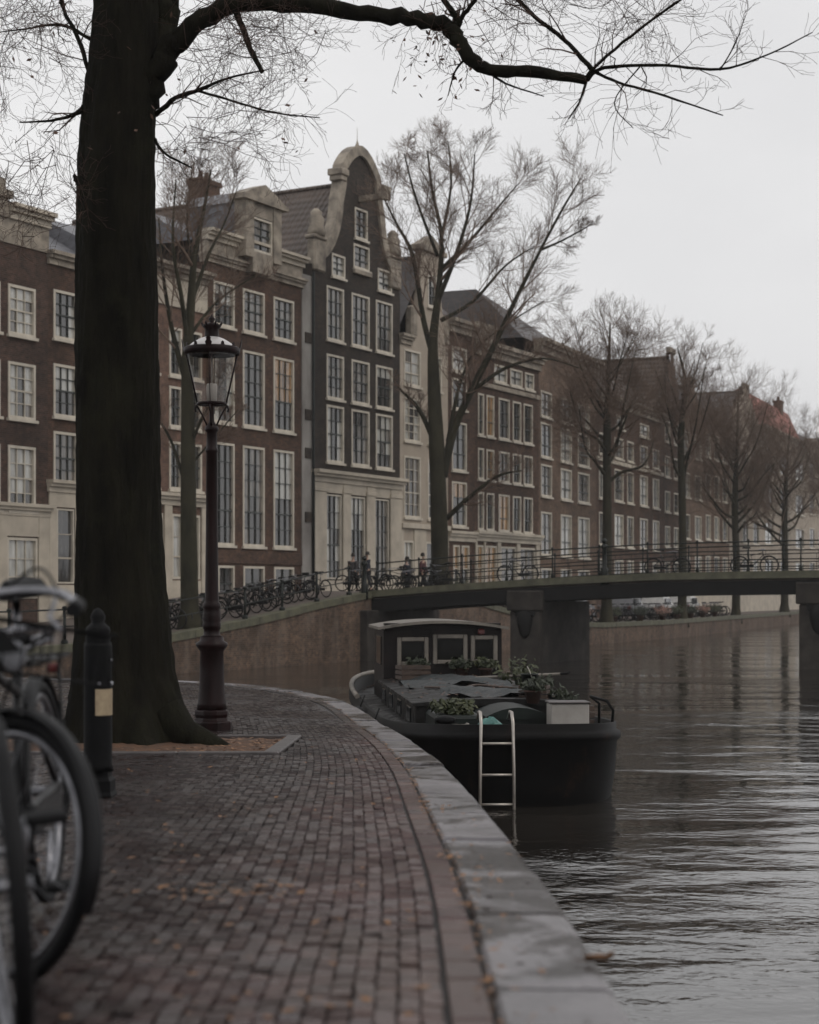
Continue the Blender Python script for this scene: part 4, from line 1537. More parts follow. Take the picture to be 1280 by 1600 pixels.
def grow(mbs, g, p, d, L, r, lvl, top, up=.12, wob=.22, kids=(5, 7), lr=(.42, .68), rmin=.006, nseg=None, ang=(.45, .95), flat=1.0):
    nseg = nseg or (5 if lvl < 2 else 3)
    pts, rad = [p.copy()], [r]
    for i in range(nseg):
        d = (d + rvec(g) * wob + Vector((0, 0, up))).normalized()
        p = p + d * (L / nseg)
        pts.append(p.copy())
        rad.append(max(rmin, r * (1 - .62 * (i + 1) / nseg)))
    mb_ = mbs[0] if lvl < 2 and r > .03 else mbs[1]
    mb_.tube(pts, rad, 6 if r > .05 else (4 if r > .02 else 3), cap=r > .05)
    if lvl >= top:
        return
    sprout(mbs, g, pts, rad, L, lvl, top, up, wob, kids, lr, rmin, ang, flat)


def sprout(mbs, g, pts, rad, L, lvl, top, up=.12, wob=.22, kids=(5, 7), lr=(.42, .68), rmin=.006, ang=(.45, .95), flat=1.0, t0=.22, kids2=None):
    k = g.randint(*kids)
    for i in range(k):
        t_ = lerp(t0, 1.0, (i + g.uniform(.2, 1)) / k) * (len(pts) - 1)
        j = min(int(t_), len(pts) - 2)
        q = pts[j].lerp(pts[j + 1], t_ - j)
        rr = lerp(rad[j], rad[j + 1], t_ - j)
        dd = (pts[j + 1] - pts[j]).normalized()
        ax = dd.cross(rvec(g)).normalized()
        nd = Matrix.Rotation(g.uniform(*ang), 3, ax) @ dd
        nd = Vector((nd.x, nd.y * flat, nd.z)).normalized()
        cl = L * g.uniform(*lr) * (1.15 - .45 * t_ / (len(pts) - 1))
        grow(mbs, g, q, nd, cl, max(rmin, rr * g.uniform(.35, .55)), lvl + 1, top, up, wob, kids2 or kids, lr, rmin, None, ang, flat)


def smooth(pts, k=4):
    """Catmull-Rom through 3-D points with radii: [(Vector, r)]"""
    out = []
    n_ = len(pts)
    for i in range(n_ - 1):
        p0, p1, p2, p3 = pts[max(i - 1, 0)], pts[i], pts[i + 1], pts[min(i + 2, n_ - 1)]
        for q in range(k):
            s = q / k
            v_ = .5 * (2 * p1[0] + (p2[0] - p0[0]) * s + (2 * p0[0] - 5 * p1[0] + 4 * p2[0] - p3[0]) * s * s + (3 * p1[0] - p0[0] - 3 * p2[0] + p3[0]) * s**3)
            out.append((v_, lerp(p1[1], p2[1], s)))
    out.append(pts[-1])
    return out


def bare_tree(label, base, trunk, limbs, seed, top=4, twig_r=.0058, kids=(6, 9), Lk=.5, up=.10, mat_t='bark_far', group='bare trees along the far quay'):
    """trunk, limbs: lists of (u, v, half width px, depth offset) at the tree's distance"""
    g = random.Random(seed)
    Y = base.y
    e = thing('bare_tree', label, 'tree', tuple(base), 0, group)
    A, B = MB(), MB()
    sc_ = Y / F
    def path(pl):
        return smooth([(at(u, v, Y + dy) - base, hw * sc_) for u, v, hw, dy in pl])
    tp = path(trunk)
    z0 = tp[0][0]
    A.tube([z0 + Vector((0, 0, -.4)), z0 + Vector((0, 0, .05))] + [p for p, r in tp[1:]], [tp[0][1] * 1.6, tp[0][1] * 1.3] + [r for p, r in tp[1:]], 12)
    for pl in [trunk[len(trunk) // 2:]] + limbs:
        q = path(pl)
        pts, rad = [p for p, r in q], [r for p, r in q]
        if pl in limbs:
            A.tube(pts, rad, 8)
        L = sum((b_ - a_).length for a_, b_ in zip(pts, pts[1:]))
        k = max(6, int(L * 1.6))
        sprout((A, B), g, pts, rad, min(L, 7.5) * Lk, 1, top, up, .2, (k, k + 2), (.45, .8), twig_r, (.4, 1.0), 1.0, t0=.2, kids2=kids)
    A.build('trunk', M[mat_t], e)
    B.build('crown', M['twig'], e)
    return e


def std_tree(label, u, vb, Y, vt, wpx, seed, hw, vf, **kw):
    """a quay tree with an upright trunk that opens into rising limbs"""
    g = random.Random(seed)
    base = at(u, vb, Y)
    H_ = vb - vt
    trunk = [(u, vb, hw, 0), (u + 1, lerp(vb, vf, .5), hw * .8, 0), (u + g.uniform(-3, 3), vf, hw * .7, 0), (u + g.uniform(-6, 6), lerp(vf, vt, .5), hw * .38, .3), (u + g.uniform(-10, 10), vt + H_ * .05, hw * .1, .4)]
    limbs = []
    nl = kw.pop('nl', 7)
    for i in range(nl):
        t_ = (i + g.uniform(0, .8)) / nl
        v0 = lerp(vf + (vb - vf) * .30, lerp(vf, vt, .5), t_)
        s_ = (-1) ** i if g.random() < .75 else -(-1) ** i
        sp = wpx * g.uniform(.45, 1.0) * (1 - .4 * t_)
        v1 = lerp(v0, vt, g.uniform(.25, .8) if t_ < .5 else g.uniform(.5, .85))
        q = 1 - .45 * t_
        limbs.append([(u, v0, hw * .36 * q, 0), (u + s_ * sp * g.uniform(.2, .32), lerp(v0, v1, g.uniform(.1, .26)), hw * .29 * q, g.uniform(-.8, .8)), (u + s_ * sp * g.uniform(.5, .68), lerp(v0, v1, g.uniform(.4, .62)), hw * .18 * q, g.uniform(-2, 2)), (u + s_ * sp * g.uniform(.8, 1.0), v1, hw * .06, g.uniform(-3, 3))])
    return bare_tree(label, base, trunk, limbs, seed, **kw)


# left quay tree
bare_tree('slim bare tree on the far quay seen left of the lamp post', at(297, 975, 58.5),
          [(297, 975, 15, 0), (295, 850, 13, 0), (294, 700, 11.5, 0), (293, 560, 9, 0), (298, 480, 7, 0), (304, 400, 4.6, 0), (318, 330, 2.8, .4), (330, 265, 1.2, .6)],
          [[(292, 600, 5.25, 0), (270, 520, 3.75, .5), (255, 430, 2.62, .8), (248, 340, 1.12, 1)],
           [(294, 540, 4.50, 0), (283, 460, 3.38, -.5), (270, 380, 2.25, -1), (275, 280, 0.90, -1.2)],
           [(300, 470, 3.75, 0), (325, 400, 2.62, .6), (350, 350, 1.50, 1.2), (372, 290, 0.75, 1.5)],
           [(300, 690, 3.00, 0), (322, 640, 2.25, -.6), (352, 590, 1.20, -1)],
           [(290, 760, 3.00, 0), (268, 690, 2.25, .3), (244, 650, 1.20, .4)],
           [(303, 720, 2.25, 0), (330, 690, 1.50, .4), (372, 640, 0.75, .5)],
           [(300, 520, 3.00, 0), (340, 470, 1.95, .8), (400, 430, 0.90, 1.5)],
           [(304, 420, 3.00, 0), (292, 350, 1.80, .6), (300, 262, 0.75, .8)]], 21, top=4, Lk=.55, kids=(7, 9))
# central tree with its long leaning limb
bare_tree('large bare tree by the bridge with a long straight limb leaning right', at(688, 905, 76),
          [(688, 905, 14.5, 0), (686, 800, 13.5, 0), (682, 690, 12.5, 0), (678, 600, 10, 0), (677, 530, 7.5, 0), (686, 450, 5, 0), (690, 370, 3.4, 0), (676, 300, 2.2, .5), (668, 235, 1.2, .8)],
          [[(692, 745, 7.6, 0), (710, 670, 6.2, 0), (742, 600, 5.5, -.4), (772, 540, 4.5, -.8), (800, 480, 3.6, -1), (846, 388, 2.2, -1.2), (880, 325, 1.87, -1.4), (908, 278, 0.86, -1.5)],
           [(678, 560, 5.04, 0), (662, 500, 4.32, .6), (645, 400, 3.24, 1), (620, 350, 2.16, 1.4), (600, 310, 1.08, 1.8)],
           [(684, 470, 4.32, 0), (712, 400, 3.24, -.6), (735, 320, 2.02, -1), (742, 240, 0.86, -1.4)],
           [(690, 420, 3.60, 0), (740, 370, 2.59, .7), (790, 310, 1.44, 1.3), (812, 285, 0.72, 1.6)],
           [(678, 690, 4.32, 0), (655, 640, 3.31, .4), (622, 605, 1.73, .8)],
           [(698, 810, 4.32, 0), (730, 780, 3.60, -.6), (775, 745, 2.16, -1), (815, 735, 0.86, -1.2)],
           [(740, 610, 3.60, -.4), (790, 575, 2.59, -.8), (850, 560, 1.44, -1), (905, 575, 0.72, -1.2)],
           [(690, 500, 3.60, 0), (740, 470, 2.74, 1), (790, 415, 1.73, 1.6), (835, 385, 0.72, 2)],
           [(846, 390, 2.16, -1.2), (880, 375, 1.58, -1.3), (925, 350, 0.72, -1.5)],
           [(684, 400, 2.88, 0), (650, 310, 1.87, -.8), (632, 240, 0.86, -1.2)],
           [(688, 380, 2.88, 0), (705, 290, 1.87, .6), (700, 220, 0.86, 1)],
           [(700, 690, 3.60, 0), (722, 590, 2.45, 1.2), (760, 530, 1.73, 2), (850, 470, 0.86, 3)]], 33, top=4, Lk=.45, kids=(7, 10))
std_tree('bare tree rising past the second bridge span in front of the mansard roofed house', 948, 972, 93, 480, 95, 5, 9, 680, nl=13, Lk=.56, kids=(7, 9))
std_tree('thin bare tree with one tall leader right of the second quay tree', 1066, 970, 107, 520, 66, 8, 7.5, 680, nl=10, Lk=.56, kids=(6, 9))
std_tree('dense bare tree in the mist beside the pale step gable', 1150, 966, 126, 595, 95, 13, 7, 790, nl=17, Lk=.66, kids=(6, 9))
std_tree('faint dense bare tree farthest right under the red roof', 1226, 957, 150, 650, 88, 17, 6.5, 810, nl=15, Lk=.7, kids=(6, 9))
std_tree('small faint bare tree past the right border of the view', 1300, 953, 172, 655, 70, 19, 8, 790, nl=8)

# big foreground tree
TY = 15.4
tb = Vector(((190 - U0) / F * TY, TY, gz(TY) - .06))
big = thing('foreground_tree', 'huge dark trunk in the foreground with a long limb arching over the canal', 'tree', tuple(tb))
g = random.Random(77)
tm = MB()
prof = [(-40, 198, 46), (0, 198, 48), (80, 195, 51), (150, 189, 54), (250, 182.5, 57.5), (400, 181, 60.5), (600, 181.5, 62.5), (800, 183.5, 64), (950, 188, 69), (1030, 191, 75), (1080, 194, 81), (1115, 198, 88), (1140, 203, 95), (1160, 208, 103), (1180, 212, 114)]
prof = [(-900, 225, 10), (-600, 215, 24), (-300, 206, 36)] + prof
prof = prof[::-1]
rows = smooth([(Vector((u, v, 0)), hw) for v, u, hw in prof], 14)
SG = 110
lob = [g.uniform(0, 2 * pi) for _ in range(6)]
for i, (p, hw) in enumerate(rows):
    c = at(p.x, p.y, TY) - tb
    fl = max(0, (p.y - 1010) / 170)
    for k in range(SG):
        a_ = 2 * pi * k / SG
        rr = hw / F * TY
        rr *= 1 + .03 * sin(3 * a_ + lob[0] + p.y * .003) + .02 * sin(7 * a_ + lob[1] + p.y * .006) + .012 * sin(13 * a_ + p.y * .02)
        rr += .012 * abs(sin(17 * a_ + 2.2 * sin(p.y * .011 + 3 * a_) + .9 * sin(p.y * .037 + lob[4]))) + .006 * sin(p.y * .13 + 9 * sin(11 * a_)) * sin(23 * a_ + p.y * .02)
        rr *= 1 + fl * fl * (.16 * sin(5 * a_ + lob[2]) + .1 * sin(8 * a_ + lob[3]))
        tm.v.append((c.x + rr * cos(a_), c.y + rr * sin(a_), c.z))
for i in range(len(rows) - 1):
    for k in range(SG):
        a_ = i * SG + k; b_ = i * SG + (k + 1) % SG
        tm.face((a_, b_, b_ + SG, a_ + SG), 0, True)
def near_path(pl):
    return smooth([(at(u, v, TY + dy) - tb, hw / F * (TY + dy)) for u, v, hw, dy in pl], 5)
# surface roots
for (a_, L) in ((-.42, .62), (3.3, .5), (.9, .4), (1.9, .4)):
    d = Vector((cos(a_), sin(a_), 0))
    tm.tube([d * .35 + Vector((.1, 0, .32)), d * .55 + Vector((.1, 0, .14)), d * (.55 + L * .5) + Vector((.1, 0, .06)), d * (.55 + L) + Vector((.1, 0, -.03))], [.2, .15, .09, .02], 12)
def tb_tube(pl, sides=10):
    q = near_path(pl)
    pts = [p for p, r in q]
    rad = [r * g.uniform(.93, 1.1) for p, r in q]
    pts = [p + rvec(g) * .25 * r for p, r in zip(pts, rad)]
    tm.tube(pts, rad, sides)
    return pts, rad
limb = [(225, 165, 20, 0), (245, 112, 21, -.05), (275, 66, 17, -.12), (320, 27, 14.5, -.2), (365, 8, 14, -.3), (440, 5, 12.5, -.45), (560, 18, 12.5, -.7), (640, 27, 12, -.85), (690, 38, 12, -.95), (715, 62, 11.5, -1), (738, 92, 10.5, -1.05), (765, 108, 9.5, -1.1), (840, 113, 8.5, -1.25), (918, 126, 7, -1.4)]
lp, lr_ = tb_tube(limb, 12)
tb_tube([(222, 150, 24, 0), (240, 80, 22, .1), (258, 20, 19, .2), (268, -40, 16, .3), (300, -300, 10, .6)], 12)
tw = MB()
stems = {
    'a': [(918, 126, 3.4, -1.4), (945, 106, 2.8, -1.45), (1040, 102, 2.4, -1.6), (1125, 108, 2, -1.7), (1200, 85, 1.4, -1.8), (1270, 50, .8, -1.9)],
    'b': [(925, 108, 4, -1.4), (880, 60, 3.2, -1.3), (835, 25, 3.2, -1.25), (790, -20, 3.0, -1.2)],
    'c': [(915, 122, 3, -1.4), (940, 95, 2.6, -1.45), (1000, 45, 2.4, -1.5), (1070, -5, 2.0, -1.6)],
    'd': [(930, 112, 2.8, -1.4), (965, 128, 2.2, -1.5), (1040, 150, 1.8, -1.6), (1130, 180, .8, -1.7)],
    'e': [(916, 128, 2.4, -1.4), (905, 160, 1.6, -1.4), (888, 186, .8, -1.4)],
    'f': [(700, 48, 8, -.95), (716, 34, 7, -1), (705, 15, 4.5, -1), (680, -20, 3.6, -1)],
    'g': [(714, 36, 4, -1), (735, 10, 3.2, -1.05), (760, -20, 2.6, -1.1)],
    'h': [(365, 10, 6, -.3), (378, 40, 5, -.25), (395, 85, 4.4, -.2), (411, 113, 3.4, -.2)],
    'i': [(132, 168, 7, -.05), (118, 178, 3, -.1), (80, 188, 2, -.2), (30, 191, .8, -.3)],
    'j': [(140, 115, 4, 0), (122, 60, 3.4, .1), (100, 15, 3, .2), (90, -30, 2.6, .3)],
    'k': [(242, 180, 4.2, 0), (275, 153, 3.6, -.1), (312, 140, 3, -.2), (355, 122, 1.8, -.3), (420, 108, .8, -.4)],
    'l': [(308, 141, 2.2, -.2), (365, 158, 1.8, -.25), (430, 176, 1.4, -.3), (500, 184, .7, -.4)],
    'm': [(240, 215, 3, 0), (258, 240, 2, .1), (300, 262, 1.2, .3)],
    'n': [(140, 60, 3, 0), (95, 38, 2.4, .3), (40, 45, 1.4, .6), (0, 50, .8, .8)],
    'o': [(123, 285, 6, 0), (119, 280, 4, -.03), (116, 274, 3, -.05)],
    'p': [(760, 108, 2.4, -1.1), (790, 130, 1.6, -1.1), (850, 150, .8, -1.2)],
    'q': [(735, 85, 2.4, -1), (712, 110, 1.7, -.9), (700, 150, .8, -.8)],
    'r': [(1125, 110, 1.3, -1.7), (1148, 70, 1, -1.75), (1165, 25, .6, -1.8)],
    's': [(1000, 104, 1.4, -1.6), (960, 160, 1, -1.6), (990, 200, .6, -1.7)],
}
for key, pl in stems.items():
    pts, rad = tb_tube(pl, 6)
    L = sum((b_ - a_).length for a_, b_ in zip(pts, pts[1:]))
    if key in 'ho':
        continue
    k = max(4, int(L * 7)) if key in 'abcdpqrs' else max(5, int(L * 9))
    sprout((tw, tw), g, pts, rad, .62 if L > .5 else .35, 2, 4, .02, .5, (k, k + 3), (.4, .9), .0016, (.35, 1.0), t0=.12, kids2=(3, 5))
# fine shoots straight from the limb and from the hidden crown above
sprout((tw, tw), g, lp, [.006] * len(lr_), .6, 2, 4, -.03, .5, (20, 24), (.35, .8), .0016, (.5, 1.3), t0=.3, kids2=(3, 5))
for (u, v, du, dv, n_) in ((60, -30, -30, 120, 26), (20, 60, 10, 60, 16), (330, -20, 60, 90, 22), (450, 20, 30, 60, 14), (300, 60, 80, 60, 20), (60, 230, -30, 60, 14), (280, 210, 50, 40, 16), (90, 330, -40, 40, 8), (700, 0, 40, 60, 16), (800, -20, 60, 60, 16), (950, -10, 60, 50, 14)):
    for i in range(n_):
        p = at(u + g.uniform(-60, 60), v + g.uniform(-40, 40), TY + g.uniform(-1.5, 1.8)) - tb
        d = Vector((du / 60 * g.uniform(.2, 1.2) + g.uniform(-.7, .7), g.uniform(-.6, .6), -dv / 120 * g.uniform(-.4, 1.1)))
        grow((tw, tw), g, p, d.normalized(), g.uniform(.5, .9), .0042, 2, 4, .03, .5, (4, 6), (.35, .7), .0016, 4, (.4, 1.0))
tm.build('trunk', M['bark'], big)
tw.build('crown', M['twig_near'], big)
lv = MB()
for i in range(120):
    u, v = (g.gauss(700, 40), g.gauss(95, 38)) if i < 75 else (g.uniform(20, 500), g.uniform(20, 240))
    p = at(u, v, TY - .9 + g.uniform(-.4, .4)) - tb
    a_, b_ = rvec(g).normalized() * .03, rvec(g).normalized() * .014
    lv.quad(p - a_, p + b_, p + a_, p - b_)
lv.build('dry_leaves', M['leaf2'], big, kind='stuff')

# ------------------------------------------------------------------ street lamp
LY = 17.7
lb_ = at(331, 1143, LY)
lamp = thing('street_lamp', 'tall maroon cast iron street lamp with crown lantern beside the tree pit', 'street lamp', tuple(lb_))
pm_ = LY / F
lz = lambda v: (1143 - v) * pm_
lm = lambda hv: [(h_ * pm_, lz(v)) for h_, v in hv]
mb = MB(); mb.lathe(lm([(33, 1150), (33, 1128), (31, 1126), (28, 1125), (26, 1121), (27.5, 1116), (27, 1111), (24, 1108)]), 8, rot=pi / 8, sm=False); mb.build('plinth', M['iron_lamp'], lamp)
mb = MB(); mb.lathe(lm([(24, 1108), (22, 1098), (20, 1080), (19, 1050), (18.2, 1018), (21, 1014), (25, 1009), (25, 1005), (19, 1001), (18, 995)]), 24); mb.build('pedestal', M['iron_lamp'], lamp)
mb = MB(); mb.lathe(lm([(18, 995), (13, 992), (12.5, 984), (14, 982), (14.5, 976), (13.5, 972), (14.5, 968), (13.6, 958), (12.5, 952), (14, 949), (14, 944), (11.5, 941), (11.2, 936), (10.6, 930), (9.6, 840), (8.6, 708), (10, 706), (10, 702), (8.4, 700), (7.8, 676), (10.5, 673), (10.5, 668), (7, 664), (4, 658), (3.4, 634)]), 20); mb.build('pole', M['iron_lamp'], lamp)
mb = MB()
for k in range(4):
    a_ = k * pi / 2
    mb.tube([(6 * pm_ * cos(a_), 6 * pm_ * sin(a_), lz(668)), (14 * pm_ * cos(a_), 14 * pm_ * sin(a_), lz(650)), (24 * pm_ * cos(a_), 24 * pm_ * sin(a_), lz(633))], 1.5 * pm_, 6)
    mb.tube([(24 * pm_ * cos(a_), 24 * pm_ * sin(a_), lz(634)), (26 * pm_ * cos(a_), 26 * pm_ * sin(a_), lz(640)), (25 * pm_ * cos(a_), 25 * pm_ * sin(a_), lz(644))], 1.8 * pm_, 5)
mb.build('bracket', M['iron_lamp'], lamp)
lant = MB()
lant.lathe(lm([(18, 633), (23.5, 633), (23.5, 629), (18, 629), (18, 633)]), 24, cap=False)
lo = lant.build('lantern', M['iron_lamp'], lamp)
lant = MB()
lant.lathe(lm([(36, 555), (43, 554), (45, 545), (42, 543), (36, 548), (36, 555)]), 24, cap=False)
lant.build('top_ring', M['iron_lamp'], lo)
for k in range(4):
    a_ = k * pi / 2
    m_ = MB(); m_.tube([(22.5 * pm_ * cos(a_), 22.5 * pm_ * sin(a_), lz(630)), (40 * pm_ * cos(a_), 40 * pm_ * sin(a_), lz(553))], (1.5 if k % 2 == 0 else .7) * pm_, 6)
    m_.build('glazing_bar', M['iron_lamp'], lo)
    g_ = MB()
    sg = 6
    for i in range(sg):
        b0, b1 = a_ + pi / 2 * i / sg, a_ + pi / 2 * (i + 1) / sg
        g_.quad((21.5 * pm_ * cos(b0), 21.5 * pm_ * sin(b0), lz(630)), (21.5 * pm_ * cos(b1), 21.5 * pm_ * sin(b1), lz(630)), (39 * pm_ * cos(b1), 39 * pm_ * sin(b1), lz(553)), (39 * pm_ * cos(b0), 39 * pm_ * sin(b0), lz(553)), 0, True)
    g_.build('pane', M['glass'], lo)
M['lamp_roof'] = mat('pale_lamp_roof', (.55, .53, .52), (.42, .40, .39), rough=.3, scale=5)
mb = MB(); mb.lathe(lm([(41, 548), (38, 543), (30, 536), (20, 530), (12, 527)]), 24); mb.build('lantern_roof', M['lamp_roof'], lamp)
mb = MB(); mb.lathe(lm([(12.5, 529), (11.5, 526), (10.5, 515), (14, 511), (15, 508), (10, 506), (5, 504), (3, 503), (5.5, 499), (4, 496), (1.2, 494), (.6, 491)]), 16)
for k in range(6):
    a_ = k * pi / 3
    mb.tube([(13 * pm_ * cos(a_), 13 * pm_ * sin(a_), lz(509)), (15.5 * pm_ * cos(a_), 15.5 * pm_ * sin(a_), lz(505)), (15 * pm_ * cos(a_), 15 * pm_ * sin(a_), lz(502))], [2.2 * pm_, 1.6 * pm_, .4 * pm_], 5)
mb.build('vent_crown', M['iron_lamp'], lamp)
for k in range(12):
    a_ = k * pi / 6
    big_ = k % 3 == 0
    m_ = MB()
    rr, hh, ww = (44.5, 17, 5.4) if big_ else (42, 10, 3.6)
    M0 = Matrix.Rotation(a_, 4, 'Z')
    pts = [(rr, -ww, lz(547)), (rr + 1.5, -ww * .9, lz(547) + hh * .5 * pm_ / pm_ * .0), ]
    prf = [(-.6, 0), (-1, .4), (-.55, .6), (-.75, .75), (0, 1.0), (.75, .75), (.55, .6), (1, .4), (.6, 0)]
    v0 = [M0 @ Vector(((rr + (3 if big_ else .5) * q[1]) * pm_, q[0] * ww * pm_, lz(547) + q[1] * hh * pm_)) for q in prf]
    v1 = [M0 @ Vector(((rr - 1.4 + (3 if big_ else .5) * q[1]) * pm_, q[0] * ww * pm_, lz(547) + q[1] * hh * pm_)) for q in prf]
    m_.poly(v0); m_.poly(v1[::-1])
    for i in range(len(prf)):
        j = (i + 1) % len(prf)
        m_.quad(v1[i], v1[j], v0[j], v0[i])
    m_.build('crown_leaf', M['iron_lamp'], lo)
M['bulb'] = mat('frosted_bulb', (.55, .53, .5), rough=.3)
mb = MB(); mb.lathe(lm([(6, 628), (8, 626), (8.5, 604), (7.5, 600), (3, 599)]), 12)
mb.lathe(lm([(1, 600), (1, 552)]), 6); mb.build('bulb', M['bulb'], lamp)

# ------------------------------------------------------------------ bollard
BY = 9.57
bb = at(153, 1245, BY)
bol = thing('bollard', 'black cast iron bollard with tan sticker standing between bicycle and trunk', 'bollard', tuple(bb))
q_ = BY / F
mb = MB()
hh = lambda v: (1245 - v) * q_
mb.lathe([(36 * q_, -.05), (36 * q_, hh(1241)), (33 * q_, hh(1236)), (33 * q_, hh(1219)), (27 * q_, hh(1213)), (26 * q_, hh(1203))], 4, rot=pi / 4, sm=False)
mb.build('base_block', M['iron_black'], bol)
mb = MB(); mb.lathe([(25 * q_, hh(1205)), (22.5 * q_, hh(1195)), (22 * q_, hh(1073)), (22 * q_, hh(1010)), (21 * q_, hh(1004))], 16); sh_ = mb.build('shaft', M['iron_black'], bol)
mb = MB(); mb.lathe([(21 * q_, hh(1006)), (19 * q_, hh(1002)), (20 * q_, hh(998)), (18 * q_, hh(990)), (20 * q_, hh(986)), (18 * q_, hh(980)), (12 * q_, hh(975)), (10 * q_, hh(972)), (12 * q_, hh(964)), (9 * q_, hh(957)), (6 * q_, hh(953)), (1 * q_, hh(950))], 16); mb.build('knob', M['iron_black'], bol)
mb = MB()
R_ = 22.35 * q_
A0, A1 = radians(-90), radians(12)
for i in range(8):
    a_, b_ = lerp(A0, A1, i / 8), lerp(A0, A1, (i + 1) / 8)
    mb.quad((R_ * cos(a_), R_ * sin(a_), hh(1117)), (R_ * cos(b_), R_ * sin(b_), hh(1117)), (R_ * cos(b_), R_ * sin(b_), hh(1076)), (R_ * cos(a_), R_ * sin(a_), hh(1076)))
mb.build('sticker', M['sticker'], bol)
mb = MB()
for a_ in (radians(-75), radians(-20)):
    mb.tube([(21 * q_ * cos(a_), 21 * q_ * sin(a_), hh(1067)), (26 * q_ * cos(a_), 26 * q_ * sin(a_), hh(1067))], 3.2 * q_, 8)
mb.tube([(21 * q_ * cos(-.3), 21 * q_ * sin(-.3), hh(1031)), (24.5 * q_ * cos(-.3), 24.5 * q_ * sin(-.3), hh(1031))], 2.5 * q_, 8)
mb.build('bolt', M['chrome'], bol)


